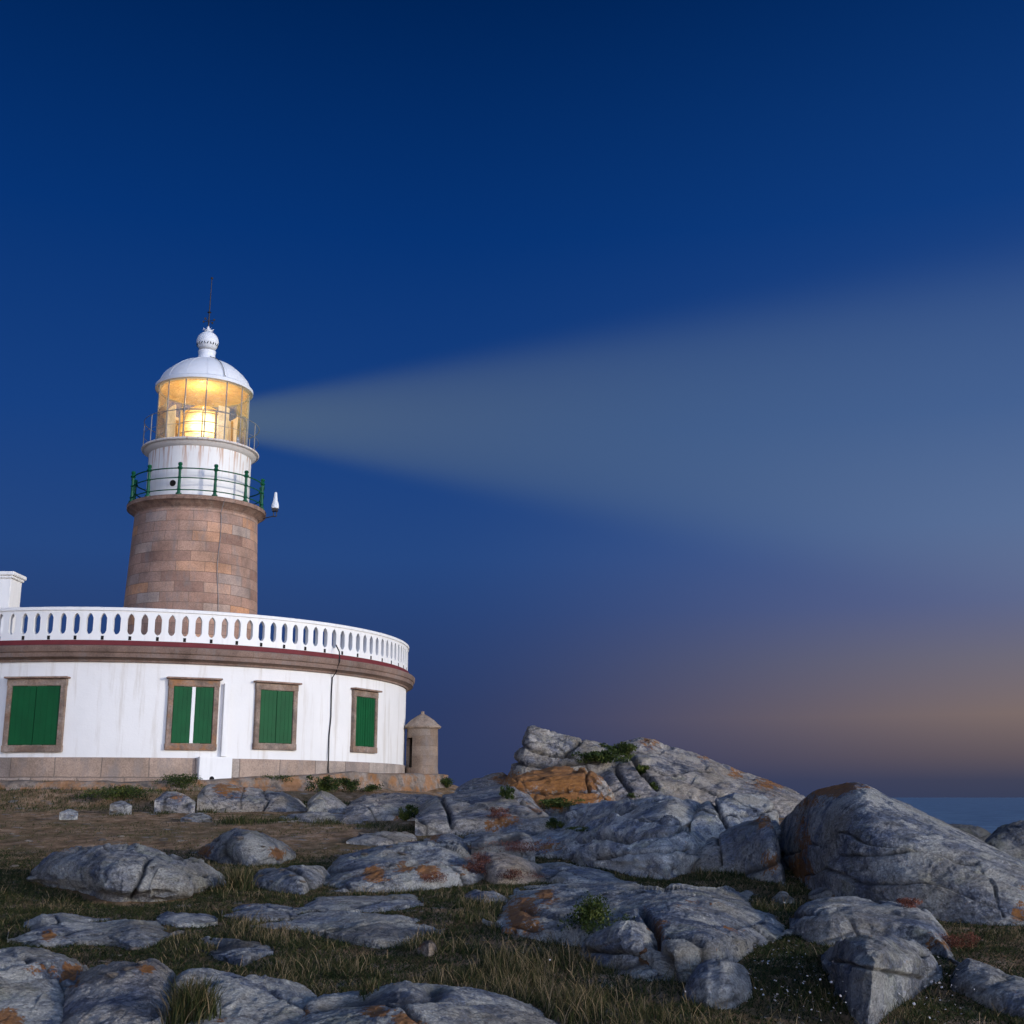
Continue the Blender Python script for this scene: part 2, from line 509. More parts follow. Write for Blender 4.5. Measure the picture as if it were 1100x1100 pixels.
def mat_beam(x0, y0, z0, tan, r0, dirv, length):
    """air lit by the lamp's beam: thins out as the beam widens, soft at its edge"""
    t = NT('glowing_beam_air')
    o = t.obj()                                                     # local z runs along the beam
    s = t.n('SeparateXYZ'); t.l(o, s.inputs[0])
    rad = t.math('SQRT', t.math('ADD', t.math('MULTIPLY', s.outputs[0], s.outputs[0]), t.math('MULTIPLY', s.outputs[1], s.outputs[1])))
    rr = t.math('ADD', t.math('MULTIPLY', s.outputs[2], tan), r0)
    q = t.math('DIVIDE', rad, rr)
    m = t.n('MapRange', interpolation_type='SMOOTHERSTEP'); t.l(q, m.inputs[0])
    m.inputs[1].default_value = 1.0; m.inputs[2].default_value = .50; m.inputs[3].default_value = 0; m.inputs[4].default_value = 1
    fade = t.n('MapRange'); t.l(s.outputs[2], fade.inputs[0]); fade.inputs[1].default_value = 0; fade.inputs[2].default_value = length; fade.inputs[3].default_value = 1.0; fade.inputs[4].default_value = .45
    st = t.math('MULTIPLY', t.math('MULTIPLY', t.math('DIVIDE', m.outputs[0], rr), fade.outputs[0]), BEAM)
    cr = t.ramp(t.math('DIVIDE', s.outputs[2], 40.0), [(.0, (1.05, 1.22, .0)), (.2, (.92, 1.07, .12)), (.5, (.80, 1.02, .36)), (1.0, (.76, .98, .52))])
    em = t.n('Emission'); t.l(cr, em.inputs[0]); t.l(st, em.inputs[1])  # emission stands in for lamp light scattered by haze
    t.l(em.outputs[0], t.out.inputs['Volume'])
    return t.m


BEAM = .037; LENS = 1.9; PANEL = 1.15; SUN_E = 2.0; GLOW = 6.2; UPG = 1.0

# ------------------------------------------------------------------ terrain
BC = (-13.455, 46.0)      # centre of the round building
BR = 9.43


def gz(X, Y):
    X = np.asarray(X, float); Y = np.asarray(Y, float)
    z = -1.5 + np.clip(Y - 9, 0, 26) * .0515
    z = z - np.clip(9 - Y, 0, 40) * .012
    # rise to the terrace of the building
    d = np.hypot(X - BC[0], Y - BC[1])
    z = z + .38 * sstep(13.2, 10.75, d) + .25 * sstep(10.7, 9.9, d)
    z = z + .35 * sstep(2.6, 1.2, np.hypot(X + 3.4, Y - 46))
    # the headland falls away to the sea
    xc = .27 * Y + 1.6
    near = sstep(14.5, 18.0, Y)
    z = z - near * 24 * sstep(-2.0, 16, X - xc)
    back = sstep(50, 95, Y + np.clip(-(X + 20) * .0, 0, 0)) * 26
    back2 = sstep(44, 80, Y) * sstep(-6, 4, X) * 20
    z = z - np.maximum(back, back2)
    z = z - 26 * sstep(30, 70, -Y)
    z = z - 26 * sstep(36, 75, X) - 26 * sstep(60, 95, -X)
    return np.maximum(z, -26.0)


def gnoise(X, Y):
    p = np.stack([X, Y, np.zeros_like(X)], 1)
    return .045 * fbm(p * .35, 3, 5) + .028 * fbm(p * 1.6, 4, 9) + .014 * fbm(p * 7, 3, 3) - .035


def ground_hit(x, y, Ymax=60):
    """first meeting of a pixel's ray with the (smooth) ground"""
    d = ray(x, y); d = d / d[1]
    ys = np.linspace(5, Ymax, 1500)
    diff = d[2] * ys - gz(d[0] * ys, ys)
    k = np.argmax(diff < 0)
    if diff[k] >= 0: k = len(ys) - 1
    return ys[k]


def axis_grid(lo, hi, dense_lo, dense_hi, step, coarse):
    a = list(np.arange(dense_lo, dense_hi, step))
    q = dense_lo
    while q > lo:
        q -= coarse; a.insert(0, q)
    q = dense_hi
    while q < hi:
        q += coarse; a.append(q)
    return np.array(a)


M_ROCK = mat_rock()
M_GROUND = mat_ground()
gx = axis_grid(-100, 80, -17, 16, .085, 1.5)
gy = axis_grid(-75, 100, 7.5, 40, .085, 1.5)
GX, GY = np.meshgrid(gx, gy)
GXf, GYf = GX.ravel(), GY.ravel()
GZ = gz(GXf, GYf) + gnoise(GXf, GYf)
nx, ny = len(gx), len(gy)
idx = np.arange(nx * ny).reshape(ny, nx)
GF = np.stack([idx[:-1, :-1].ravel(), idx[:-1, 1:].ravel(), idx[1:, 1:].ravel(), idx[1:, :-1].ravel()], 1)
GV = np.stack([GXf, GYf, GZ], 1)
ground = bpy.data.objects.new('ground', np_mesh('ground', GV, GF, M_GROUND))
COL.objects.link(ground); tag(ground, kind='structure')

sea = MB()
sea.add([(-30000, -8000, -21), (30000, -8000, -21), (30000, 40000, -21), (-30000, 40000, -21)], [(0, 1, 2, 3)])
so = sea.build('sea', mat_sea(), smooth=False); tag(so, kind='structure')

# ------------------------------------------------------------------ rocks
BV, BF = [], []
boff = 0


def interp(pts, xs):
    p = sorted(pts)
    X = np.array([q[0] for q in p], float); Y = np.array([q[1] for q in p], float)
    y = np.interp(xs, X, Y)
    k = max(3, int(len(xs) * .02) | 1)
    pad = np.concatenate([np.full(k, y[0]), y, np.full(k, y[-1])])
    w = np.hanning(k + 2); w /= w.sum()
    return np.convolve(pad, w, 'same')[k:-k]


SEC = {
    'dome': [(0, 0), (.03, .24), (.09, .46), (.19, .66), (.34, .81), (.55, .93), (.8, .985), (1, 1)],
    'round': [(0, 0), (.05, .26), (.14, .48), (.28, .66), (.5, .84), (.75, .96), (1, 1)],
    'slab': [(0, 0), (.02, .30), (.035, .50), (.06, .60), (.3, .72), (.6, .86), (.85, .96), (1, 1)],
    'block': [(0, 0), (.04, .40), (.06, .68), (.10, .80), (.3, .87), (.6, .94), (.85, .985), (1, 1)],
    'cliff': [(0, 0), (.08, .30), (.18, .58), (.28, .78), (.42, .88), (.7, .97), (1, 1)],
    'slope': [(0, 0), (.015, .14), (.03, .22), (.3, .44), (.6, .68), (.8, .86), (1, 1)],
    'whale': [(0, 0), (.03, .20), (.08, .34), (.25, .53), (.45, .70), (.7, .87), (.9, .97), (1, 1)],
    'over': [(.20, 0), (.10, .10), (-.02, .24), (-.01, .40), (.04, .60), (.10, .72), (.35, .85), (.65, .95), (1, 1)],
}


def rock(label, top, bot, fd=1.0, bd=1.0, sec='round', Y=None, amp=.06, facet=.5, fk=.10, bed=0.0, beddip=.25,
         orange=(), tone=1.0, warm=0.0, seed=0, taper=3.0, cracks=(), cat='rock', group=None, name='boulder', sink=.35, nvf=1.0, rough=1.0, chop=1.0):
    global boff
    x0 = min(top[0][0], bot[0][0]); x1 = max(top[-1][0], bot[-1][0])
    # thickness in depth over width sets how many rows of faces
    nu = int(np.clip((x1 - x0) * 1.15, 36, 420))
    hpx = max(b[1] for b in bot) - min(q[1] for q in top)
    nv = int(np.clip(hpx * 1.9 * nvf, 40, 240))
    xs = np.linspace(x0, x1, nu)
    T = interp(top, xs); B = interp(bot, xs)
    T = np.minimum(T, B - .6)
    u = np.linspace(-1, 1, nu)
    e = np.clip(1 - np.abs(u) ** taper, 0, 1) ** (1 / taper)
    e = np.maximum(e, .06)
    he = np.clip(1 - np.abs(u) ** (9 if x1 - x0 > 60 else 3), 0, 1) ** .5
    T = B - np.maximum((B - T) * he, .5)
    Y0 = np.array([Y if Y else ground_hit(x, y) for x, y in zip(xs, B)])
    k = max(5, (nu // 6) | 1); pad = np.concatenate([np.full(k, Y0[0]), Y0, np.full(k, Y0[-1])])
    w = np.hanning(k + 2); w /= w.sum(); Y0 = np.convolve(pad, w, 'same')[k:-k]
    D0 = np.array([ray(x, y) for x, y in zip(xs, B)]); D1 = np.array([ray(x, y) for x, y in zip(xs, T)])
    z0 = D0[:, 2] / D0[:, 1] * Y0
    Yc = Y0 + fd * e
    zc = D1[:, 2] / D1[:, 1] * Yc
    hx0 = D0[:, 0] / D0[:, 1]; hx1 = D1[:, 0] / D1[:, 1]
    # section (a, h), then the back of the rock
    S = SEC[sec]
    sa = [S[0][0]] + [q[0] for q in S]; sh = [-1] + [q[1] for q in S]
    ba = [1 + bd * q for q in (.25, .5, .75, .92, 1.0)]; bh = [.97, .86, .6, .3, -.15]
    A = np.array(sa + ba); H = np.array(sh + bh)
    # arc-length style parameter: front gets most rows
    tpar = np.concatenate([[0, .05], .05 + .70 * np.cumsum([math.hypot((S[i + 1][0] - S[i][0]) * .8, S[i + 1][1] - S[i][1]) for i in range(len(S) - 1)]) / sum(math.hypot((S[i + 1][0] - S[i][0]) * .8, S[i + 1][1] - S[i][1]) for i in range(len(S) - 1)), np.linspace(.80, 1, 5)])
    tv = np.linspace(0, 1, nv)
    a = np.interp(tv, tpar, A); h = np.interp(tv, tpar, H)
    # soften the corners of the section
    kk = max(3, (nv // 45) | 1); ww = np.hanning(kk + 2); ww /= ww.sum()
    def sm(q):
        qq = np.concatenate([np.full(kk, q[0]), q, np.full(kk, q[-1])]); return np.convolve(qq, ww, 'same')[kk:-kk]
    a = sm(a); h = sm(h)
    aa = a[:, None]; hh = h[:, None]
    YY = Y0[None] + aa * (fd * e)[None]
    hc = np.clip(hh, 0, 1)
    ZZ = np.where(hh >= 0, z0[None] + hh * (zc - z0)[None], z0[None] + hh * sink)
    HX = hx0[None] * (1 - hc) + hx1[None] * hc
    XX = HX * YY
    P = np.stack([XX, YY, ZZ], 2)
    # surface normals
    du = np.gradient(P, axis=1); dv = np.gradient(P, axis=0)
    N = np.cross(du, dv)
    N /= np.linalg.norm(N, axis=2, keepdims=True) + 1e-9
    if (N[:, :, 2].mean() - .6 * N[:nv // 2, :, 1].mean()) < 0: N = -N
    p = P.reshape(-1, 3).copy()
    n = N.reshape(-1, 3)
    ctr = p.mean(0)
    q = p - ctr
    # bedding frame
    ca, sa_ = math.cos(beddip), math.sin(beddip)
    rb = np.stack([q[:, 0] * ca + q[:, 2] * sa_, q[:, 1], (-q[:, 0] * sa_ + q[:, 2] * ca) * (1 + 1.5 * min(bed, 1))], 1)
    rs = np.random.default_rng(seed * 101 + 7)
    # flat faces: planes that shave the rounded mass
    hgt_ = float(np.percentile(zc - z0, 80))
    size = min(facet, 1.1 * hgt_); fe = min(facet, 1.5 * hgt_)
    p0 = p.copy()
    front = np.repeat(((h > .05) & (aa[:, 0] < 1.3))[:, None], nu, 1).ravel()
    cand = np.nonzero(front)[0]
    npl = int(np.clip((x1 - x0) / F * Y0.mean() / facet * 7, 10, 60))
    for k in range(npl):
        i0 = rs.choice(cand)
        pn = n[i0] + rs.normal(0, .13, 3); pn /= np.linalg.norm(pn)
        dd = p[i0] @ pn - rs.uniform(.01, .07) * size * chop
        s_ = p @ pn - dd
        near_ = np.exp(-(((p - p[i0]) ** 2).sum(1)) / (1.7 * size) ** 2)
        p -= pn[None] * (np.clip(s_, 0, .12 * size) * np.minimum(1, near_ * 1.7))[:, None]
    dcut = p - p0; lc = np.linalg.norm(dcut, axis=1)
    cap = np.minimum(.10 * size, .14 * np.repeat(np.maximum(zc - z0, .02)[None], nv, 0).ravel())
    p = p0 + dcut * (cap * np.tanh(lc / cap) / np.maximum(lc, 1e-6))[:, None]
    q = p - ctr
    rb = np.stack([q[:, 0] * ca + q[:, 2] * sa_, q[:, 1], (-q[:, 0] * sa_ + q[:, 2] * ca) * (1 + 1.5 * min(bed, 1))], 1)
    wv3 = np.stack([fbm(q * .9 / facet, 3, seed + 50), fbm(q * .9 / facet + 9, 3, seed + 51)], 1)
    # joints: one bedding set and two steep sets, irregularly spaced, straight but not perfectly so
    th = rs.uniform(.3, .9)
    ja = (-q[:, 0] * sa_ + q[:, 2] * ca + .12 * q[:, 1]) / (facet * (.62 - .22 * min(bed, 1))) + .28 * wv3[:, 0] + rs.random()
    jb = (q[:, 0] * math.cos(th) + q[:, 1] * math.sin(th) + .25 * q[:, 2]) / (facet * 1.55) + .20 * wv3[:, 1] + rs.random()
    jc = (-q[:, 0] * math.sin(th) + q[:, 1] * math.cos(th) - .2 * q[:, 2]) / (facet * 1.9) + .20 * wv3[:, 0] + rs.random()
    # make the spacing uneven
    def uneven(v, s): return v + .30 * np.sin(v * 2.4 + s) + .18 * np.sin(v * 4.1 + 2 * s)
    ja, jb, jc = uneven(ja, seed), uneven(jb, seed + 1), uneven(jc, seed + 2)
    ia, ib, ic = [np.floor(v).astype(np.int64) for v in (ja, jb, jc)]
    def edge_d(v, sp): f_ = v - np.floor(v); return np.minimum(f_, 1 - f_) * sp
    ea = edge_d(ja, facet * .5); eb = edge_d(jb, facet * 1.5); ec = edge_d(jc, facet * 1.9)
    ma = sstep(-.12, .22, fbm(q * .7 / facet + 3, 2, seed + 8) + .25 * min(bed, 1)); mb_ = sstep(-.12, .12, fbm(q * .6 / facet + 5, 2, seed + 9)); mc = sstep(-.05, .2, fbm(q * .6 / facet + 8, 2, seed + 10))
    gw = .012 + .018 * min(facet, 1.2)
    crk = np.maximum(np.maximum(np.exp(-(ea / gw) ** 2) * ma, np.exp(-(eb / gw) ** 2) * mb_), np.exp(-(ec / gw) ** 2) * mc)
    off = (_rnd(ia, ib, ic, seed) - .5)
    soft = sstep(0, gw * 1.3, np.minimum(np.minimum(ea + (1 - ma), eb + (1 - mb_)), ec + (1 - mc)))
    fa = ja - ia
    f1, f2, tl = worley(rb / (facet * .55) + seed * 7.3 + .12 * wv3[:, :1], seed * 13 + 1)
    disp = amp * .8 * fbm(rb * (.55 / facet), 3, seed) \
        + (.25 + .75 * min(1, .4 + bed)) * fk * fe * .85 * off * soft \
        + (.04 + .12 * min(bed, 1)) * fe * (fa - .5) * ma * soft \
        + .30 * fk * fe * tl * sstep(0, .05, f2 - f1) \
        + rough * amp * .24 * fbm(rb * (2.6 / facet), 6, seed + 31, .62) \
        + rough * .012 * fbm(q * 14, 4, seed + 77, .65)
    px, py = project(p[:, 0], p[:, 1], p[:, 2])
    ckl = np.zeros(len(p))
    for c in cracks:                                   # joints seen in the rock, as polylines (x, y) and a width
        pts, wd, dp = c
        best = np.full(len(p), 1e9)
        for (ax, ay), (bx, by) in zip(pts[:-1], pts[1:]):
            vx, vy = bx - ax, by - ay
            tt = np.clip(((px - ax) * vx + (py - ay) * vy) / (vx * vx + vy * vy), 0, 1)
            wv = 2.0 * fbm(q * 3, 3, seed + 61)
            best = np.minimum(best, np.hypot(px - ax - tt * vx + wv, py - ay - tt * vy + wv))
        g = np.exp(-(best / wd) ** 2)
        disp -= 1.4 * dp * g; ckl = np.maximum(ckl, g)
    disp -= .05 * crk * min(1.0, facet * 1.6)
    end = np.repeat(np.clip(e * 1.3, 0, 1)[None], nv, 0).ravel()
    hm = np.repeat(sstep(-.6, .1, h)[:, None], nu, 1).ravel()
    p += n * (disp * end * (.35 + .65 * hm))[:, None]
    om = np.zeros(len(p))
    for (ox, oy, rx, ry, st) in orange:
        om = np.maximum(om, st * np.exp(-(((px - ox) / rx) ** 2 + ((py - oy) / ry) ** 2)))
    # keep the lichen on the side of the rock that faces this way and on the crest
    ids = np.arange(nu * nv).reshape(nv, nu)
    Fq = np.stack([ids[:-1, :-1].ravel(), ids[:-1, 1:].ravel(), ids[1:, 1:].ravel(), ids[1:, :-1].ravel()], 1)
    nn = np.cross(p[Fq[:, 1]] - p[Fq[:, 0]], p[Fq[:, 3]] - p[Fq[:, 0]])
    if (nn * n[Fq[:, 0]]).sum() < 0: Fq = Fq[:, ::-1]
    base = np.array([p[:, 0].mean(), p[:, 1].mean(), float(np.min(z0))])
    me = np_mesh(name, p - base, Fq, M_ROCK)
    attr(me, 'crack', np.clip(np.maximum(crk * .95, ckl), 0, 1))
    attr(me, 'orange', om)
    o = bpy.data.objects.new(name, me); o.location = base
    COL.objects.link(o)
    o['tone'] = float(tone) * 1.22; o['warm'] = float(warm)
    tag(o, label, cat, group)
    BV.append(p); BF.append(Fq + boff); boff += len(p)
    return o


# --- the right-hand boulders
rock('huge domed grey boulder with an orange lichen cap in front of the sea',
     [(818, 895), (826, 873), (838, 862), (855, 853), (880, 843), (905, 836), (918, 834.5), (932, 837), (955, 850), (975, 859), (990, 866), (1020, 880), (1050, 895), (1080, 911), (1110, 927), (1150, 952), (1190, 985)],
     [(818, 900), (830, 925), (850, 948), (880, 962), (910, 972), (950, 979), (1000, 985), (1060, 991), (1100, 992), (1190, 992)],
     chop=.6, fd=2.3, bd=1.2, sec='dome', amp=.10, facet=1.5, fk=.045, rough=1.3, tone=.95, seed=1, beddip=-.5,
     orange=[(897, 846, 30, 11, 1.20), (870, 862, 17, 10, 0.72), (862, 905, 12, 35, 0.74), (860, 935, 15, 17, 1.08), (1098, 975, 14, 24, 0.60)],
     cracks=[([(822, 875), (830, 905), (843, 935), (852, 955)], 3.0, .16), ([(905, 920), (990, 915), (1050, 925), (1068, 950), (1078, 985)], 1.6, .03)])
rock('smaller dark boulder wedged against the left flank of the domed boulder',
     [(730, 924), (745, 911), (762, 901), (775, 893), (790, 886), (805, 880), (816, 876), (826, 880), (834, 905), (844, 940)],
     [(730, 932), (755, 936), (785, 938), (805, 942), (825, 947), (844, 950)], fd=1.3, bd=1.0, sec='dome', amp=.07, facet=.7, fk=.08, tone=1.15, seed=2,
     orange=[(822, 884, 12, 10, 0.84), (828, 930, 11, 14, 0.72)], cracks=[([(770, 898), (774, 928)], 2.0, .06)])
rock('low rounded stone lying under the foot of the domed boulder',
     [(868, 960), (880, 951), (893, 948), (906, 952), (920, 963)], [(868, 962), (890, 966), (920, 967)], fd=.5, bd=.5, sec='dome', amp=.03, facet=.35, seed=3)
rock('small round grey stone at the right end of the foreground slab',
     [(829, 963), (838, 957), (848, 958), (854, 964)], [(829, 965), (842, 968), (854, 966)], fd=.25, bd=.25, sec='dome', amp=.015, facet=.2, seed=4, name='stone', cat='stone')
rock('long flat-topped rock with orange grass along its near edge',
     [(848, 985), (852, 975), (865, 969), (890, 965), (915, 965), (950, 969), (985, 974), (1000, 981), (1012, 995), (1024, 1018), (1035, 1030)],
     [(848, 992), (856, 1003), (870, 1011), (900, 1014), (950, 1014), (1000, 1020), (1020, 1028), (1035, 1036)], fd=1.5, bd=.5, sec='block', amp=.06, facet=.8, fk=.07, seed=5,
     orange=[(1015, 1012, 17, 12, 0.60)], cracks=[([(852, 985), (900, 978), (960, 982), (1000, 988)], 2, .05)])
rock('blocky split boulder standing in white flowers at the bottom right',
     [(882, 1022), (886, 1010), (900, 1004), (930, 1002), (960, 1003), (985, 1007), (1000, 1014), (1009, 1030), (1013, 1045)],
     [(882, 1030), (890, 1052), (900, 1075), (912, 1092), (930, 1098), (950, 1095), (970, 1076), (990, 1058), (1013, 1048)], fd=.9, bd=.5, sec='block', amp=.05, facet=.55, fk=.09, seed=6,
     cracks=[([(888, 1030), (930, 1038), (968, 1046), (990, 1052)], 2, .04), ([(893, 1032), (898, 1060), (903, 1080)], 1.5, .02)], nvf=1.2)
rock('low pointed rock half sunk in turf at the right edge',
     [(1021, 1050), (1028, 1036), (1040, 1030), (1060, 1036), (1085, 1047), (1110, 1058), (1140, 1075)],
     [(1021, 1056), (1040, 1066), (1065, 1076), (1100, 1088), (1140, 1092)], fd=.8, bd=.6, sec='dome', amp=.05, facet=.5, fk=.10, seed=7)
rock('mottled lump in grass below the foreground slab, dark underneath',
     [(733, 1062), (742, 1045), (760, 1034), (780, 1031), (798, 1038), (808, 1058)], [(733, 1068), (755, 1076), (785, 1078), (808, 1066)], fd=.5, bd=.4, sec='dome', amp=.05, facet=.35, fk=.12, seed=8)
# --- the foreground slab and its blocks
rock('broad pale foreground slab with an orange stained left end',
     [(518, 975), (532, 962), (560, 953), (600, 951), (640, 950), (680, 951), (720, 953), (760, 957), (800, 962), (825, 968), (845, 978), (856, 990)],
     [(518, 986), (545, 1000), (580, 1006), (610, 1011), (650, 1022), (700, 1046), (730, 1055), (765, 1048), (800, 1028), (830, 1008), (856, 996)],
     fd=3.4, bd=.8, sec='slab', amp=.09, facet=.8, fk=.10, bed=.8, rough=1.25, beddip=.05, taper=6, seed=60,
     orange=[(560, 985, 21, 21, 1.08), (586, 965, 14, 12, 0.96), (703, 998, 12, 10, 0.96), (740, 970, 58, 10, 0.30), (785, 998, 17, 7, 0.60)],
     cracks=[([(700, 1008), (712, 1030), (722, 1052)], 6, .16), ([(690, 978), (705, 1000), (702, 1015)], 4, .08), ([(560, 978), (600, 985), (630, 990)], 2, .05)])
rock('square rock block broken off the near edge of the foreground slab',
     [(622, 1016), (630, 1004), (645, 996), (660, 986), (678, 984), (694, 992), (704, 1006), (706, 1022)],
     [(622, 1024), (640, 1034), (665, 1042), (690, 1044), (706, 1036)], fd=.55, bd=.7, sec='cliff', amp=.05, facet=.4, fk=.14, bed=.5, seed=10,
     orange=[(694, 1028, 7, 11, 1.08)], cracks=[([(626, 1020), (660, 1022), (700, 1026)], 2.4, .06)], nvf=1.3)
rock('flat little stone under the broken-off rock block',
     [(678, 1042), (690, 1036), (706, 1037), (716, 1044)], [(678, 1046), (697, 1050), (716, 1047)], fd=.3, bd=.3, sec='dome', amp=.02, facet=.25, seed=11, name='stone', cat='stone')
# --- bottom left slabs
rock('large streaked bedrock slab at the bottom left corner',
     [(-60, 1030), (-20, 1023), (20, 1020), (45, 1021), (65, 1026), (85, 1036), (100, 1050), (110, 1070)],
     [(-60, 1130), (0, 1124), (50, 1118), (90, 1112), (110, 1105)], fd=1.8, bd=.8, sec='slope', amp=.08, facet=.8, fk=.12, bed=1.0, rough=1.3, seed=12,
     orange=[(50, 1046, 28, 7, 0.60), (75, 1046, 12, 9, 0.96), (8, 1092, 17, 11, 1.08)])
rock('smooth purplish bedrock hump beside the corner slab',
     [(60, 1068), (85, 1048), (105, 1040), (130, 1036), (150, 1035), (165, 1038), (180, 1050), (200, 1075)],
     [(60, 1130), (120, 1140), (170, 1136), (200, 1125)], fd=1.5, bd=.7, sec='slope', amp=.06, facet=.8, fk=.10, bed=.9, rough=1.3, seed=13, warm=.3,
     orange=[(155, 1040, 14, 7, 0.84), (82, 1056, 10, 10, 0.72)])
rock('pale streaked bedrock slab behind a dark tuft, bottom left',
     [(176, 1062), (190, 1047), (215, 1045), (245, 1048), (275, 1053), (305, 1057), (335, 1066), (352, 1080)],
     [(176, 1128), (250, 1138), (310, 1136), (352, 1125)], fd=1.5, bd=.6, sec='slope', amp=.06, facet=.7, fk=.12, bed=1.0, rough=1.3, seed=14, orange=[(240, 1098, 19, 7, 0.60)])
rock('spotted rounded bedrock hump at the bottom centre with orange patches',
     [(308, 1092), (318, 1078), (335, 1073), (360, 1071), (385, 1070), (405, 1064), (425, 1057), (442, 1056), (460, 1060), (490, 1065), (520, 1071), (550, 1079), (580, 1091), (612, 1112)],
     [(308, 1140), (400, 1150), (500, 1150), (612, 1140)], fd=1.3, bd=.8, sec='whale', amp=.07, facet=.8, fk=.09, rough=1.3, seed=15,
     orange=[(405, 1086, 17, 9, 1.08), (435, 1096, 19, 7, 1.08), (320, 1086, 12, 7, 0.96)], cracks=[([(318, 1078), (313, 1100)], 2.5, .06)])
# --- left boulders
rock('big pale overhanging boulder lying on the worn turf at the left',
     [(28, 938), (36, 926), (50, 916), (70, 909), (95, 907), (130, 909), (160, 913), (190, 920), (215, 926), (235, 935), (247, 944)],
     [(28, 944), (60, 953), (90, 958), (110, 967), (135, 968), (175, 967), (205, 964), (225, 955), (247, 950)], fd=1.3, bd=1.0, sec='over', amp=.09, facet=.6, fk=.20, rough=1.25, seed=16, tone=.9, beddip=-.2,
     orange=[(60, 913, 19, 6, 0.72)], cracks=[([(160, 925), (150, 945), (140, 966)], 2.5, .04), ([(200, 938), (208, 950), (206, 962)], 2.5, .06)], nvf=1.4)
rock('low pale slab in grass below the overhanging boulder, orange spot',
     [(8, 1006), (24, 992), (45, 982), (70, 982), (100, 987), (140, 987), (170, 989), (198, 995)],
     [(12, 1008), (45, 1013), (90, 1010), (125, 1012), (145, 1019), (165, 1014), (192, 999)], fd=1.3, bd=.5, sec='slope', amp=.05, facet=.6, fk=.08, bed=.4, taper=6, seed=17, orange=[(53, 1004, 10, 6, 1.20), (65, 1006, 17, 7, 0.48)])
rock('narrow flat stone at the right tip of the low pale slab',
     [(168, 984), (180, 979), (200, 980), (225, 982), (234, 986)], [(168, 987), (190, 993), (215, 993), (234, 989)], fd=.6, bd=.4, sec='slope', amp=.03, facet=.4, seed=18)
rock('small flat layered rock sunk in grass near the streaked slabs',
     [(200, 1014), (222, 1006), (250, 1005), (278, 1008), (294, 1017)], [(206, 1018), (235, 1026), (262, 1034), (286, 1022)], fd=.8, bd=.4, sec='slope', amp=.04, facet=.4, fk=.12, bed=.6, seed=19)
rock('dark blue grey rock with orange lichen beside the path',
     [(212, 914), (222, 902), (238, 893), (255, 887), (268, 888), (285, 894), (300, 903), (318, 914)],
     [(212, 917), (235, 924), (265, 929), (295, 928), (318, 918)], fd=1.0, bd=.9, sec='round', amp=.08, facet=.5, fk=.18, seed=20, tone=.72,
     orange=[(218, 913, 12, 7, 1.08), (263, 888, 12, 6, 0.72), (298, 918, 11, 7, 1.08)])
# --- middle humps
rock('long low blue grey whaleback rock across the middle',
     [(336, 950), (348, 938), (365, 926), (390, 917), (415, 910), (445, 906), (475, 905), (495, 907), (508, 913), (520, 922)],
     [(336, 953), (370, 957), (420, 955), (470, 952), (500, 948), (520, 940)], fd=2.6, bd=1.2, sec='whale', amp=.07, facet=.8, fk=.12, bed=.7, rough=1.25, taper=6, seed=21, tone=1.0,
     orange=[(403, 942, 14, 10, 0.96), (436, 935, 11, 7, 0.96), (458, 936, 15, 12, 1.08), (500, 930, 14, 10, 0.72)], cracks=[([(350, 940), (420, 932), (500, 928)], 1.6, .04)])
rock('low rock tailing off the left end of the whaleback rock',
     [(268, 946), (278, 936), (300, 932), (325, 929), (345, 930), (356, 938)], [(268, 950), (300, 957), (325, 959), (345, 953), (356, 944)], fd=1.0, bd=.7, sec='round', amp=.05, facet=.5, fk=.12, seed=22)
rock('pinkish rock behind red stems at the right of the whaleback',
     [(508, 922), (522, 914), (540, 914), (560, 921), (580, 930), (592, 938)], [(508, 938), (530, 946), (560, 946), (592, 942)], fd=1.0, bd=.8, sec='round', amp=.05, facet=.5, seed=23, warm=.7)
rock('low smooth strip of bedrock leading right from the pinkish rock',
     [(556, 934), (575, 928), (605, 926), (635, 931), (660, 938), (690, 946)], [(556, 938), (600, 945), (650, 949), (690, 949)], fd=1.4, bd=.6, sec='slope', amp=.04, facet=.6, bed=.3, seed=24)
rock('thin pale rock shelf in the middle grass, upper of two',
     [(315, 974), (340, 964), (380, 963), (410, 961), (440, 960), (455, 964)], [(325, 976), (360, 979), (410, 976), (455, 970)], fd=1.0, bd=.4, sec='slope', amp=.03, facet=.5, fk=.1, bed=.5, taper=6, seed=25)
rock('pale flat rock shelf in the middle grass, lower of two',
     [(268, 989), (290, 979), (330, 975), (365, 977), (400, 979), (435, 982), (465, 986), (478, 992)],
     [(268, 993), (330, 998), (360, 1004), (400, 1012), (430, 1011), (478, 996)], fd=1.5, bd=.4, sec='slope', amp=.04, facet=.5, fk=.12, bed=.6, taper=6, seed=26)
rock('small reddish stone alone in the tall middle grass',
     [(448, 1014), (455, 1008), (464, 1006), (470, 1013)], [(448, 1020), (460, 1024), (470, 1020)], fd=.2, bd=.2, sec='dome', amp=.02, facet=.2, seed=27, warm=1, name='stone', cat='stone', orange=[(452, 1016, 7, 7, 0.72)])
rock('flat pale rock peeping over the grass left of the orange stained slab end',
     [(498, 960), (508, 956), (530, 957), (546, 964)], [(498, 963), (520, 969), (546, 968)], fd=.6, bd=.4, sec='slope', amp=.03, facet=.4, seed=28)
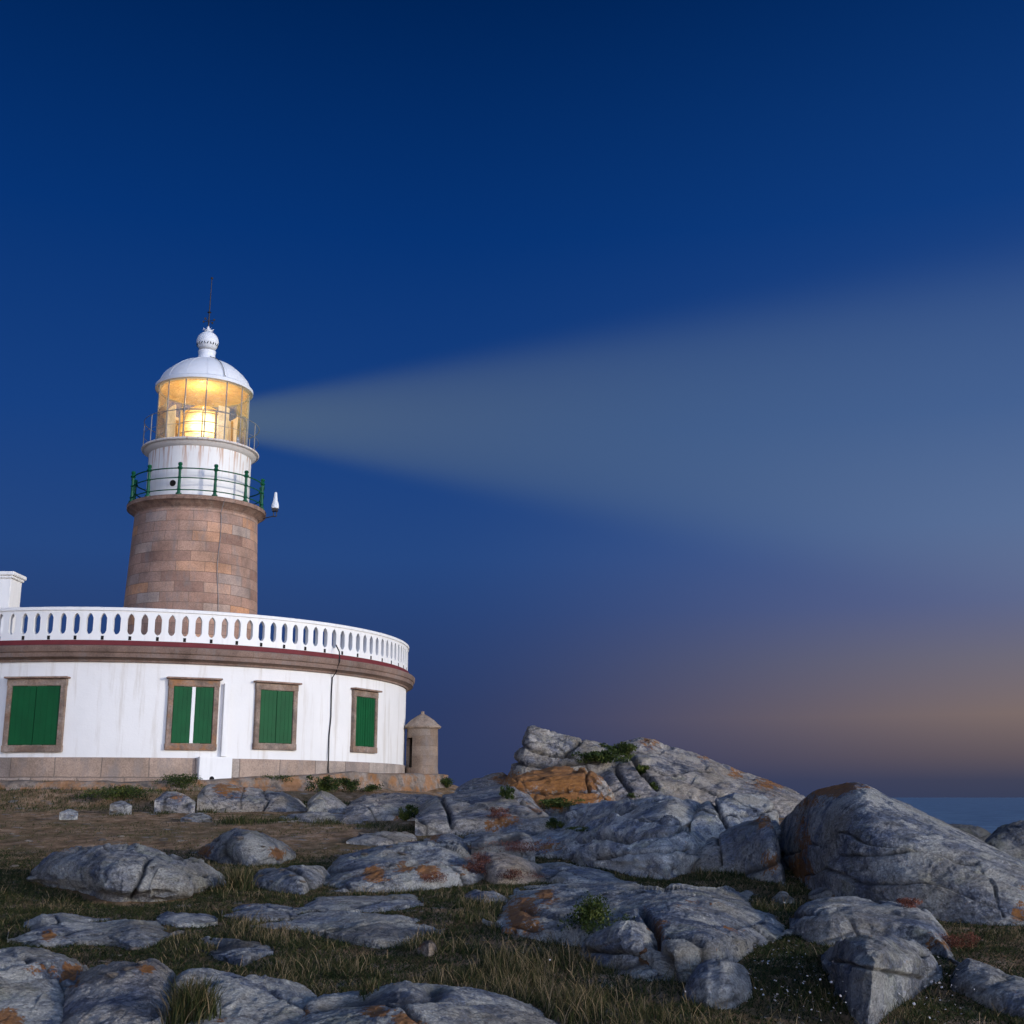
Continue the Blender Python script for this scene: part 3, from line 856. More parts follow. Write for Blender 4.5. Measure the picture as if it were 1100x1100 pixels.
# --- outcrop in the middle distance
rock('great cracked grey outcrop with layered joints in the centre right',
     [(508, 908), (525, 899), (545, 893), (565, 886), (582, 879), (598, 875), (612, 868), (630, 861), (655, 857), (690, 853), (720, 852), (745, 853), (765, 860), (780, 876), (790, 895)],
     [(508, 912), (550, 915), (590, 918), (640, 930), (680, 942), (720, 948), (750, 935), (790, 915)], fd=5.0, bd=1.6, sec='whale', amp=.12, facet=1.1, fk=.14, bed=1.0, rough=1.25, beddip=-.12, seed=29, tone=1.3,
     orange=[(530, 910, 30, 7, 0.84), (590, 905, 24, 10, 0.60)],
     cracks=[([(598, 890), (640, 880), (700, 884), (760, 890)], 1.8, .18), ([(575, 908), (600, 905), (660, 900), (735, 894), (772, 886)], 1.6, .16), ([(612, 882), (680, 868), (735, 864), (772, 872)], 1.4, .12), ([(690, 908), (722, 896), (748, 882)], 1.3, .10), ([(560, 902), (585, 885), (610, 872)], 2.0, .12), ([(640, 922), (690, 915), (740, 912)], 1.6, .08)])
rock('pale rounded block at the right end of the cracked outcrop',
     [(742, 870), (755, 858), (770, 850), (788, 845), (806, 848), (822, 856), (834, 868), (840, 884)],
     [(742, 885), (765, 895), (800, 898), (840, 892)], Y=19.5, fd=1.5, bd=1.0, sec='round', amp=.08, facet=.8, fk=.12, seed=30, tone=1.2, cracks=[([(765, 860), (778, 880), (785, 893)], 2, .1), ([(775, 875), (835, 868)], 1.4, .05)])
rock('tall grey peak of the far outcrop, left summit with horizontal joints',
     [(536, 836), (546, 822), (553, 806), (559, 790), (566, 779), (574, 778), (590, 782), (605, 786), (622, 789), (640, 793), (655, 797), (672, 808), (690, 826)],
     [(536, 852), (580, 860), (630, 862), (690, 858)], Y=30.5, fd=2.2, bd=2.2, sec='cliff', rough=1.6, amp=.16, facet=1.1, fk=.16, bed=.7, beddip=.12, seed=31, warm=.35, tone=.9, sink=1.5,
     cracks=[([(556, 800), (590, 808), (612, 812)], 1.6, .12), ([(606, 812), (625, 795)], 1.5, .1), ([(550, 818), (600, 822), (640, 820)], 1.8, .14)], orange=[(545, 835, 17, 10, 0.84)])
rock('long speckled right ridge of the far outcrop sloping down to the sea',
     [(626, 815), (640, 803), (655, 796), (670, 790), (686, 787), (702, 790), (716, 796), (735, 800), (755, 806), (775, 814), (795, 823), (815, 831), (835, 840), (855, 849), (880, 862)],
     [(626, 864), (680, 868), (740, 868), (800, 868), (880, 868)], Y=29.5, fd=4.0, bd=2.0, sec='whale', rough=1.3, amp=.18, facet=1.3, fk=.12, seed=32, warm=.45, tone=.9, sink=2.0, taper=5,
     orange=[(700, 796, 14, 8, .7), (757, 812, 12, 9, .6), (826, 843, 22, 10, .85), (792, 829, 12, 7, .7)], cracks=[([(672, 806), (690, 830), (705, 848)], 2.4, .2), ([(650, 815), (668, 838), (676, 850)], 2.2, .16)])
rock('orange lichened block low on the left side of the far outcrop',
     [(538, 842), (548, 832), (575, 826), (595, 822), (615, 824), (632, 826), (650, 836), (664, 850)],
     [(538, 866), (580, 872), (630, 872), (664, 868)], Y=27.8, fd=1.6, bd=1.5, sec='cliff', amp=.10, facet=.8, fk=.18, bed=.5, seed=33, warm=.5, sink=1.5,
     orange=[(605, 834, 44, 16, 1.5), (560, 838, 26, 12, 1.2), (600, 858, 56, 12, 1.3)], cracks=[([(630, 828), (634, 850)], 1.6, .12), ([(545, 846), (590, 850), (640, 850)], 1.6, .14)])
rock('low rock with orange base between the far outcrop and the sentry turret',
     [(488, 842), (505, 834), (525, 829), (540, 826), (552, 832), (562, 844)], [(488, 852), (520, 858), (562, 858)], Y=31.5, fd=1.5, bd=1.3, sec='round', amp=.1, facet=.7, fk=.15, seed=34, warm=.4, orange=[(540, 836, 17, 10, 0.72)], sink=1.2)
rock('smooth sloping whitish slab left of the orange lichened block',
     [(446, 866), (460, 856), (478, 850), (500, 847), (520, 843), (538, 840), (555, 842), (570, 851), (582, 862), (590, 874)],
     [(446, 880), (470, 886), (500, 889), (535, 891), (565, 888), (590, 880)], Y=24.5, fd=4.2, bd=1.5, sec='whale', amp=.08, facet=1.2, fk=.08, bed=.3, beddip=-.3, taper=6, seed=35, warm=.3, tone=.9,
     orange=[(538, 882, 21, 10, 0.84), (575, 868, 12, 10, 0.60)], cracks=[([(470, 852), (482, 870), (486, 886)], 2, .12), ([(545, 848), (560, 862), (578, 874)], 1.8, .08)])
rock('little whitish pointed rock with green tuft above the smooth slab',
     [(536, 852), (542, 841), (552, 843), (566, 853), (580, 866)], [(536, 868), (560, 872), (580, 870)], Y=26.2, fd=.8, bd=.8, sec='cliff', amp=.06, facet=.5, fk=.12, seed=36, warm=.2, tone=.95)
# --- rocks at the foot of the building
rock('pale split boulder with orange streaks under the white base box',
     [(212, 846), (220, 839), (240, 837), (262, 840), (285, 844), (305, 846), (322, 853), (334, 864), (340, 873)],
     [(212, 858), (235, 866), (262, 872), (300, 876), (340, 877)], Y=31.3, fd=1.3, bd=1.6, sec='whale', amp=.10, facet=.9, fk=.10, taper=6, seed=37, warm=.35, tone=.95,
     orange=[(240, 846, 14, 10, 0.84), (258, 846, 10, 9, 0.72)], cracks=[([(283, 846), (288, 858), (282, 874)], 1.3, .06), ([(262, 842), (258, 868)], 1.0, .02)])
rock('tilted slab leaning on stones right of the split boulder',
     [(330, 858), (336, 850), (346, 848), (360, 854), (373, 861), (379, 868)], [(330, 866), (345, 874), (365, 880), (379, 878)], Y=31, fd=.8, bd=1.0, sec='cliff', amp=.05, facet=.5, fk=.16, taper=6, seed=38, warm=.3)
rock('small round whitish stone tucked between split boulder and tilted slab',
     [(331, 866), (338, 858), (347, 857), (352, 866)], [(331, 870), (342, 873), (352, 870)], Y=30.6, fd=.3, bd=.4, sec='dome', amp=.03, facet=.3, seed=39, tone=.95, name='stone', cat='stone')
rock('cracked flat rocks at path edge right of the tilted slab',
     [(368, 872), (380, 864), (400, 860), (420, 863), (440, 868), (462, 879)], [(368, 880), (405, 885), (430, 887), (462, 886)], Y=28.2, fd=1.0, bd=.9, sec='round', amp=.06, facet=.5, fk=.16, bed=.5, taper=6, seed=40, warm=.35, orange=[(432, 880, 12, 6, 0.72)])
rock('pinkish striped shelf of rock sloping down from the stone terrace',
     [(372, 860), (395, 853), (425, 850), (455, 851), (480, 856), (500, 872)], [(372, 870), (420, 876), (455, 882), (500, 886)], Y=29.6, fd=3.6, bd=.8, sec='slope', amp=.08, facet=.7, fk=.10, bed=.8, beddip=-.35, taper=6, seed=41, warm=.8)
rock('low pale ledge of bare rock in front of the tilted slab',
     [(292, 880), (310, 874), (340, 871), (370, 873), (392, 879)], [(292, 884), (325, 888), (365, 889), (392, 885)], Y=27.6, fd=1.3, bd=.6, sec='slope', amp=.04, facet=.5, fk=.12, bed=.6, seed=51, warm=.35, taper=5)
rock('flat strip of rock at the foot of the smooth sloping slab',
     [(494, 900), (515, 894), (545, 893), (580, 892), (606, 897)], [(494, 904), (530, 908), (575, 907), (606, 902)], fd=1.4, bd=.5, sec='slope', amp=.04, facet=.6, fk=.10, bed=.5, seed=52, taper=5)
rock('long low slab in the turf between the overhanging boulder and the whaleback',
     [(238, 978), (262, 971), (290, 969), (315, 972), (332, 978)], [(238, 982), (270, 986), (305, 986), (332, 982)], fd=1.0, bd=.4, sec='slope', amp=.04, facet=.5, fk=.10, bed=.5, seed=53, taper=5)
rock('small lichened rock near green weeds below the terrace wall',
     [(166, 856), (174, 849), (188, 848), (200, 851), (210, 858)], [(166, 860), (188, 864), (210, 862)], Y=30.8, fd=.6, bd=.6, sec='dome', amp=.05, facet=.4, fk=.15, seed=42, warm=.3, orange=[(190, 856, 14, 6, 0.60)])
rock('little pale stone left of the weeds below the terrace wall',
     [(118, 865), (123, 862), (130, 860), (137, 862.5), (142, 865)], [(119, 865), (130, 866), (141, 865)], Y=30.5, fd=.4, bd=.4, sec='dome', amp=.04, facet=.3, seed=43, name='stone', cat='stone')
rock('flat pale stone in the turf between split boulder and path',
     [(194, 877), (205, 872), (218, 872), (228, 876)], [(194, 879), (212, 881), (228, 879)], Y=28.0, fd=.6, bd=.3, sec='slope', amp=.03, facet=.3, seed=44, name='stone', cat='stone')
rock('whitish pebble-like stone alone on the worn turf at far left',
     [(64, 873), (69, 871), (75, 869.5), (80, 870.5), (84, 872.5)], [(65, 873), (75, 873.5), (83, 872)], Y=28.8, fd=.3, bd=.25, sec='dome', amp=.03, facet=.2, seed=45, tone=1.2, name='stone', cat='stone')
rock('long flat grey rock flush with the path behind the whaleback',
     [(372, 902), (388, 895), (410, 892), (430, 893), (448, 897)], [(372, 904), (410, 906), (448, 901)], fd=1.1, bd=.4, sec='slope', amp=.03, facet=.5, bed=.4, seed=46, warm=.3)
rock('flat orange flecked rock between whaleback and smooth slab',
     [(455, 900), (468, 895), (485, 895), (500, 901)], [(455, 902), (478, 906), (500, 904)], fd=.8, bd=.4, sec='slope', amp=.03, facet=.4, seed=47, orange=[(465, 900, 10, 5, 0.96)])
rock('low bluish rock under dark heather left of the cracked outcrop',
     [(506, 905), (520, 896), (540, 893), (560, 892), (575, 897)], [(506, 910), (535, 914), (575, 913)], Y=19.3, fd=.8, bd=.7, sec='round', amp=.05, facet=.5, seed=48, tone=.8)
# --- rocks towards the shore, right edge
rock('dark jagged shore rock at the right edge before the sea',
     [(1052, 900), (1066, 890), (1080, 884), (1095, 880), (1115, 878), (1150, 886)], [(1052, 916), (1080, 922), (1115, 924), (1150, 924)], Y=30, fd=1.2, bd=1.3, sec='cliff', amp=.10, facet=.6, fk=.18, seed=49, tone=.45, sink=4)
rock('dark low shore rock showing behind the domed boulder',
     [(985, 878), (1010, 884), (1030, 884), (1050, 886), (1066, 894), (1080, 905)], [(985, 915), (1030, 918), (1080, 922)], Y=33, fd=1.2, bd=1.3, sec='cliff', amp=.1, facet=.6, fk=.16, seed=50, tone=.4, sink=4)

# loose stones scattered where the turf is worn
def loose(x, y, s, k):
    pass


ALLV = np.concatenate(BV + [GV]); ALLF = np.concatenate(BF + [GF + boff])
BVH = BVHTree.FromPolygons(ALLV.tolist(), ALLF.tolist())


def pick(x, y):
    d = Vector(ray(x, y)).normalized()
    loc, nrm, i, dist = BVH.ray_cast(Vector((0, 0, 0)), d)
    return loc, nrm

# ------------------------------------------------------------------ round building
def zrow(y, X, Y):
    """height of a pixel row on the vertical axis at X, Y"""
    # solve (550-y)/F = (-Y SP + Z CP)/(Y CP + Z SP)
    k = (550.0 - y) / F
    return Y * (k * CP + SP) / (CP - k * SP)


M_WHITE = mat_white('white_paint', streak=.35)
M_WHITE_RUST = mat_white('rust_streaked_white_paint', rust=.85, streak=.3)
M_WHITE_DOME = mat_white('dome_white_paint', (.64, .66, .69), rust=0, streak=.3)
M_WALL = mat_wall()
M_PLINTH = mat_ashlar('granite_plinth_blocks', 9.47, 1.35, .70, [(0, (.26, .185, .135)), (.35, (.34, .25, .19)), (.6, (.37, .31, .26)), (1, (.25, .19, .155))], msize=.018, mortar=(.10, .075, .06), offs=(0, .12, 0))
M_SHAFT = mat_ashlar('granite_tower_blocks', 2.5, 1.08, .40, [(0, (.23, .135, .10)), (.25, (.35, .21, .15)), (.48, (.29, .185, .14)), (.7, (.38, .235, .165)), (.84, (.44, .225, .12)), (.92, (.36, .28, .23)), (1, (.27, .185, .15))], msize=.010, mortar=(.12, .085, .062))
M_CORNICE = mat_ashlar('granite_cornice', 9.7, 1.9, 3.0, [(0, (.15, .098, .075)), (.5, (.21, .14, .108)), (1, (.18, .12, .093))], msize=.012)
M_LEDGE = mat_stone('granite_ledge', (.17, .10, .075), (.25, .155, .112), (.30, .21, .16), dark=.5)
M_FRAME = mat_stone('granite_window_surround', (.15, .105, .08), (.225, .165, .125), (.30, .24, .20), orange=.15, dark=.5, sc=2.0)
M_FRAME_RUST = mat_stone('stained_window_surround', (.15, .09, .065), (.22, .15, .11), (.28, .21, .17), orange=.55, dark=.5, sc=1.6)
M_GREEN = mat_paint('green_shutter_paint', (.001, .066, .018), .6, .10, (.03, .09, .05))
M_DKGREEN = mat_paint('green_railing_paint', (.006, .075, .035), .4, .35, (.12, .07, .03))
M_RED = mat_paint('dark_red_paint', (.13, .022, .025), .7, .2)
M_ROOF = mat_stone('flat_roof_screed', (.18, .15, .13), (.25, .20, .18), (.3, .26, .24))
M_HOLE = mat_paint('hole_shade_paint', (.012, .011, .010), .9, 0)  # near-black colour standing in for the shade inside openings
M_CABLE = mat_paint('black_cable', (.016, .016, .017), .6, 0)
M_METAL = mat_paint('grey_metal', (.20, .20, .20), .45, .5, (.22, .10, .05))
M_DKMETAL = mat_paint('dark_iron', (.035, .03, .03), .5, .4, (.12, .06, .03))
M_TERRACE = mat_stone('lichened_terrace_stone', (.11, .085, .065), (.20, .155, .12), (.30, .25, .21), orange=.6, dark=.75, sc=1.8)
M_TURRET = mat_ashlar('granite_turret_blocks', .58, .75, .36, [(0, (.17, .12, .085)), (.5, (.24, .17, .12)), (1, (.20, .155, .12))], msize=.008)

house = empty('keepers_house', (BC[0], BC[1], 0))
tag(house, 'round white lighthouse keepers house with green shutters and a white balustrade along its roof', 'building')

Z_PB, Z_W0, Z_W1 = .15, 1.14, 3.96          # plinth foot, wall foot, wall top
Z_C1, Z_R1 = 4.46, 4.61                     # cornice top, red edge top
Z_S0, Z_S1, Z_T = 4.79, 5.44, 5.62          # balustrade openings and top

m = MB(); m.lathe([(BR, Z_W0), (BR, Z_W1)], 220); m.build('wall', M_WALL, house)
m = MB(); m.lathe([(BR + .06, Z_PB - .6), (BR + .06, Z_W0 - .02), (BR + .045, Z_W0), (BR - .1, Z_W0 + .001)], 220); m.build('plinth', M_PLINTH, house)
m = MB()
m.lathe([(BR - .05, Z_W1 - .01), (BR + .07, Z_W1), (BR + .08, Z_W1 + .06), (BR + .17, Z_W1 + .11), (BR + .26, Z_W1 + .13), (BR + .27, Z_W1 + .25), (BR + .31, Z_W1 + .28),
         (BR + .33, Z_W1 + .33), (BR + .335, Z_W1 + .44), (BR + .30, Z_W1 + .47), (BR + .10, Z_C1), (BR - .3, Z_C1)], 220)
m.build('cornice', M_CORNICE, house, angle=25)
m = MB(); m.lathe([(BR - .4, Z_C1 + .002), (BR + .12, Z_C1 + .003), (BR + .10, Z_R1), (BR - .4, Z_R1 + .002)], 220); m.build('roof_edge', M_RED, house)
m = MB(); m.lathe([(.02, Z_R1 + .03), (BR - .3, Z_R1 + .02)], 120); m.build('roof', M_ROOF, house)

# balustrade: one ring with pointed slots and drain notches
NS = 148
DA = 2 * math.pi / NS
A0 = R(1.58)
m = MB()
RO, RI = BR + .05, BR - .11
def bal_pt(a, z, r): return (r * math.sin(a), -r * math.cos(a), z)
hw = DA * .255
hole = [(-hw, Z_S0 + .12), (-hw * .62, Z_S0 + .035), (0, Z_S0), (hw * .62, Z_S0 + .035), (hw, Z_S0 + .12), (hw, Z_S1 - .15), (hw * .55, Z_S1 - .05), (0, Z_S1), (-hw * .55, Z_S1 - .05), (-hw, Z_S1 - .15)]
ZB, ZT = Z_R1 + .004, Z_T - .10
outer = [(-DA / 2, Z_S0 + .12), (-DA / 2, ZB), (0, ZB), (DA / 2, ZB), (DA / 2, Z_S0 + .12), (DA / 2, Z_S1 - .15), (DA / 2, ZT), (0, ZT), (-DA / 2, ZT), (-DA / 2, Z_S1 - .15)]
outer_map = [0, 1, 2, 3, 4, 5, 6, 7, 8, 9]
for i in range(NS):
    a = A0 + i * DA
    vs = []
    for r in (RO, RI):
        vs += [bal_pt(a + q, z, r) for q, z in hole] + [bal_pt(a + q, z, r) for q, z in outer]
    fs = []
    n_ = 10
    for s in (0, 20):
        for k in range(10):
            l = (k + 1) % 10
            q = (s + k, s + l, s + 10 + l, s + 10 + k)
            fs.append(q if s else q[::-1])
    for k in range(10):
        l = (k + 1) % 10
        fs.append((k, l, 20 + l, 20 + k))
    m.add(vs, fs)
me_b = m
me_b.lathe([(RI - .03, ZT), (RI - .03, Z_T - .015), (RI, Z_T), (RO + .02, Z_T), (RO + .04, Z_T - .015), (RO + .04, ZT)], 220, closed=True)
# drain notches drawn as dark boxes under the balustrade, one every second post
nf = len(m.f)
for i in range(0, NS, 2):
    a = A0 + i * DA
    M = Matrix.Rotation(a, 3, 'Z')
    m.box(bal_pt(a, Z_R1 + .075, RO - .02), (.085, .05, .12), M)
m.build('balustrade', M_WHITE, house, angle=30, mat2=M_HOLE, split=nf)

# windows
def frame_at(phi):
    s, c = math.sin(phi), math.cos(phi)
    return Matrix(((c, s, 0), (s, -c, 0), (0, 0, 1))), Vector((BR * s, -BR * c, 0))   # columns: along the wall, outward, up


def window(p0, p1, z0, z1, label, shutter_gap=0.0, mat=None, ajar=None):
    phi = R((p0 + p1) / 2)
    W = (math.sin(R(p1 - p0) / 2) * BR) * 2
    Mx, O = frame_at(phi)
    fw = .155
    def bx(mb, s, n, z, ds, dn, dz):
        c = O + Mx @ Vector((s, n, z)); mb.box(c, (ds, dn, dz), Mx)
    m = MB()
    lh = .24
    bx(m, -W / 2 + fw / 2, -.03, (z0 + z1) / 2 - .005, fw, .22, z1 - z0 - .33 - .06)
    bx(m, W / 2 - fw / 2, -.03, (z0 + z1) / 2 - .005, fw, .22, z1 - z0 - .33 - .06)
    bx(m, 0, -.03, z0 + .10, W + .03, .235, .20)
    bx(m, 0, -.03, z1 - .10 - .05, W + .03, .225, .20)
    w = m.build('window', mat or M_FRAME, house, bevel=.012)
    if label: w['label'] = label
    m = MB(); bx(m, 0, .04, z1 - .01, W + .15, .32, .055)
    m.build('lintel_hood', M_LEDGE, w, bevel=.012)
    iw = W - 2 * fw; ih0, ih1 = z0 + .20, z1 - .25
    m = MB(); bx(m, 0, -.055, (ih0 + ih1) / 2, iw, .10, ih1 - ih0); m.build('window_recess', M_HOLE, w, smooth=False)  # solid dark box for the shade behind the shutters
    lw = (iw - shutter_gap) / 2 - .012
    for sgn in (-1, 1):
        m = MB()
        c = sgn * (shutter_gap / 2 + lw / 2 + .004)
        np_ = 4; pw = lw / np_
        for k in range(np_):
            bx(m, c - lw / 2 + pw * (k + .5), .030, (ih0 + ih1) / 2, pw - .012, .04, ih1 - ih0 - .02)
        bx(m, c, .026, (ih0 + ih1) / 2, lw - .004, .036, ih1 - ih0 - .024)
        m.build('shutter', M_GREEN, w, bevel=.005)
    if shutter_gap:
        m = MB(); bx(m, .0, .018, (ih0 + ih1) / 2, shutter_gap, .045, ih1 - ih0 - .02); m.build('mullion', M_WHITE, w, bevel=.006)
    return w


window(-10.2, .85, 1.29, 3.49, 'widest window, closed green shutters in brown granite')
window(18.7, 27.9, 1.37, 3.53, 'window with a white post between its two green shutters', .105, M_FRAME_RUST)
window(35.0, 43.95, 1.43, 3.53, 'window with pale granite surround, chipped green shutters')
window(58.8, 67.8, 1.45, 3.56, 'rightmost window with green shutters')

# pale strip and box beside the second window
Mx, O = frame_at(R(29.35))
m = MB(); m.box(O + Mx @ Vector((0, .05, (1.20 + Z_W1 - .55) / 2)), (.19, .17, Z_W1 - .55 - 1.20), Mx); m.build('downpipe_casing', M_WHITE, house, bevel=.01)
Mx, O = frame_at(R(27.7))
m = MB(); m.box(O + Mx @ Vector((0, .10, .64)), (1.0, .34, 1.08), Mx); bxo = m.build('drain_box', M_WHITE, house, bevel=.015)
m = MB()
cpt = O + Mx @ Vector((-.10, .275, .53))
m.lathe([(.001, 0), (.07, .001), (.085, -.02)], 16)
M4 = Matrix.Translation(cpt) @ (Mx.to_4x4()) @ Matrix.Rotation(R(-90), 4, 'X')
m.v = [tuple(M4 @ Vector(q)) for q in m.v]
m.build('drain_outlet', M_HOLE, bxo)

# black cable down the wall
def on_wall(x, y, off=.03, r=BR):
    d = ray(x, y); a = d[0] ** 2 + d[1] ** 2; b = -2 * (d[0] * BC[0] + d[1] * BC[1]); c = BC[0] ** 2 + BC[1] ** 2 - (r + off) ** 2
    t = (-b - math.sqrt(max(b * b - 4 * a * c, 0))) / (2 * a); q = d * t
    return Vector((q[0] - BC[0], q[1] - BC[1], q[2]))
m = MB()
m.tube([on_wall(361, 693, .14), on_wall(364.5, 700, .38), on_wall(365, 710, .38), on_wall(361, 722, .20), on_wall(357, 728), on_wall(356, 745), on_wall(355.5, 770), on_wall(353.5, 790), on_wall(353, 812, .06), on_wall(352.5, 826, .09), on_wall(353.5, 833, .10)], .022, 6)
m.build('cable', M_CABLE, house)

# stair hut on the roof, its corner above the balustrade at the left
hx = at(12, 640, 44.5); hut_c = Vector((hx[0] - BC[0], 44.5 - BC[1], 0))
zt = at(24, 621, 44.5)[2]
m = MB(); m.box((hut_c.x - 1.55, hut_c.y + .5, (Z_R1 + zt) / 2), (3.0, 1.0, zt - Z_R1)); hut = m.build('roof_hut', M_WHITE, house, bevel=.02)
m = MB(); m.box((hut_c.x - 1.55, hut_c.y + .5, zt + .05), (3.12, 1.12, .10)); m.box((hut_c.x - 1.55, hut_c.y + .5, zt + .17), (3.24, 1.24, .14)); m.build('hut_cap', M_WHITE, hut, bevel=.02)

# ------------------------------------------------------------------ terrace wall, sentry turret
ter = MB()
rnd = random.Random(3)
def terrace_path():
    pts = []
    for k in range(-40, 58, 2):
        a = R(k); pts.append((BC[0] + (BR + 1.05) * math.sin(a), BC[1] - (BR + 1.05) * math.cos(a), math.sin(a), -math.cos(a)))
    e = pts[-1]
    tgt = at(482, 842, 44.6)
    for k in range(1, 9):
        w = k / 8; pts.append((e[0] + (tgt[0] - e[0]) * w, e[1] + (44.6 - e[1]) * w, .75 - .35 * w, -.66 - .25 * w))
    return pts
tp = terrace_path()
vs, fs = [], []
for i, (x, y, nx_, ny_) in enumerate(tp):
    w = i / (len(tp) - 1)
    top = .42 + .36 * sstep(.45, .95, w)
    q = np.array([[x, y, top]])
    j = float(fbm(q * 1.7, 3, 4)[0]) * .10; k = float(fbm(q * .9, 2, 14)[0]) * .16
    gl = float(gz(x + nx_ * .4, y + ny_ * .4))
    prof = [(-.9, top + .02 + j * .3), (-.25, top + .03 + j), (-.04, top + j), (.03 + k, top - .09 + j), (.06 + k, top - .26), (.13 + k, gl + .05), (.2 + k, gl - .5)]
    for o_, z in prof: vs.append((x + nx_ * o_, y + ny_ * o_, z))
for i in range(len(tp) - 1):
    for q in range(6):
        fs.append((i * 7 + q, (i + 1) * 7 + q, (i + 1) * 7 + q + 1, i * 7 + q + 1))
fs.append(tuple((len(tp) - 1) * 7 + q for q in range(7)))
ter.add(vs, fs)
to = ter.build('terrace_wall', M_TERRACE, None, angle=60)
sub = to.modifiers.new('subdivision', 'SUBSURF'); sub.levels = sub.render_levels = 2; sub.subdivision_type = 'SIMPLE'
tag(to, 'low lichened stone terrace wall along the foot of the round white house', 'wall')

TX, TY = at(453.5, 800, 46.2)[0], 46.2
tz0 = zrow(833, TX, TY); tz1 = zrow(783, TX, TY); tzt = zrow(764, TX, TY)
turret = empty('sentry_turret', (TX, TY, tz0)); turret.scale = (TY / 43.2, TY / 43.2, 1); tag(turret, 'small round granite sentry turret with a conical stone roof beyond the house', 'turret')
hgt = tz1 - tz0; TS = TY / 43.2
m = MB()
prof = [(.50, -.6), (.60, -.6), (.575, .08), (.555, .5), (.545, hgt - .03), (.45, hgt - .02), (.45, -.5)]
# the doorway is an opening in the ring, on the left
m.lathe([(.60, -.6), (.575, .10), (.56, .28), (.44, .28), (.44, -.6)], 40, closed=True)
d0, d1 = R(-88), R(-34)
m.lathe([(.56, .28), (.55, hgt - .34), (.44, hgt - .34), (.44, .28)], 40, d1, 2 * math.pi + d0, closed=True)
m.lathe([(.55, hgt - .34), (.545, hgt), (.44, hgt), (.44, hgt - .34)], 40, closed=True)
m.build('turret_wall', M_TURRET, turret)
m = MB()
rise = tzt - tz1
m.lathe([(.40, hgt - .005), (.60, hgt), (.655, hgt + .05), (.655, hgt + .09), (.56, hgt + .17), (.40, hgt + .33), (.22, hgt + .46), (.10, hgt + .53), (.07, hgt + .55), (.05, hgt + .60), (.065, hgt + .64), (.03, hgt + rise - .03), (.001, hgt + rise)], 40)
m.build('turret_roof', mat_stone('granite_turret_roof', (.20, .15, .11), (.28, .21, .16), (.34, .28, .22), dark=.5), turret, angle=28)

# ------------------------------------------------------------------ lighthouse tower
LY = 48.0
LX = at(212, 548, LY)[0]
zr = lambda y: zrow(y, LX, LY)
def rad(px, row):
    z = zr(row); return px / F * (LY * CP + z * SP)
tower = empty('lighthouse_tower', (LX, LY, 0)); tag(tower, 'granite lighthouse tower with green gallery railing, white drum and glowing amber lantern', 'lighthouse')
zL = zr(548)
m = MB(); m.lathe([(rad(72.5, 690), Z_R1 - .3), (rad(69.5, 655), zr(655)), (rad(64.0, 560), zr(560)), (rad(63.8, 553), zL - .15)], 96); m.build('masonry_shaft', M_SHAFT, tower)
m = MB()
rl = rad(72.3, 548)
m.lathe([(rl - .45, zL - .58), (rl - .33, zL - .50), (rl - .30, zL - .40), (rl - .16, zL - .28), (rl - .08, zL - .20), (rl, zL - .17), (rl + .01, zL - .03), (rl - .03, zL), (.5, zL + .02)], 96)
m.build('gallery_ledge', M_LEDGE, tower, angle=28)
# green railing
m = MB(); rr = rl - .12
hz = 1.22
for h, w in ((.20, .022), (.68, .022), (1.06, .026)):
    m.tube([(rr * math.sin(2 * math.pi * k / 72), -rr * math.cos(2 * math.pi * k / 72), zL + h) for k in range(73)], w, 6)
rail = m.build('gallery_railing', M_DKGREEN, tower)
for k in range(12):
    a = R(-1.5 + 30 * k)
    m = MB(); c = (rr * math.sin(a), -rr * math.cos(a))
    m.lathe([(.09, zL), (.09, zL + .05), (.055, zL + .09), (.05, zL + .17), (.075, zL + .20), (.05, zL + .24), (.042, zL + .64), (.07, zL + .68), (.042, zL + .72), (.042, zL + 1.0), (.085, zL + 1.06), (.06, zL + 1.12), (.045, zL + 1.16), (.07, zL + 1.22), (.055, zL + 1.28), (.001, zL + 1.31)], 12, c=c); m.v = [(c[0] + (q[0] - c[0]) * 1.3, c[1] + (q[1] - c[1]) * 1.3, q[2]) for q in m.v]
    m.build('railing_post', M_DKGREEN, rail)
# white drum
zU = zr(486.5)
rd = rad(53.5, 500)
m = MB(); m.lathe([(rd + .05, zL), (rd + .04, zL + .12), (rd, zL + .16), (rd, zU - .2), (rd + .03, zU - .14), (rd + .05, zU - .06)], 96)
drum = m.build('lantern_drum', M_WHITE_RUST, tower)
m = MB(); a = R(-14); zc_ = zL + .62
M4 = Matrix.Translation((rd * math.sin(a), -rd * math.cos(a), zc_)) @ Matrix.Rotation(a, 4, 'Z') @ Matrix.Rotation(R(90), 4, 'X')
m.lathe([(.001, .02), (.095, .02), (.10, .03), (.125, .03), (.125, -.04)], 20); m.v = [tuple(M4 @ Vector(q)) for q in m.v]
m.build('porthole', M_HOLE, drum)
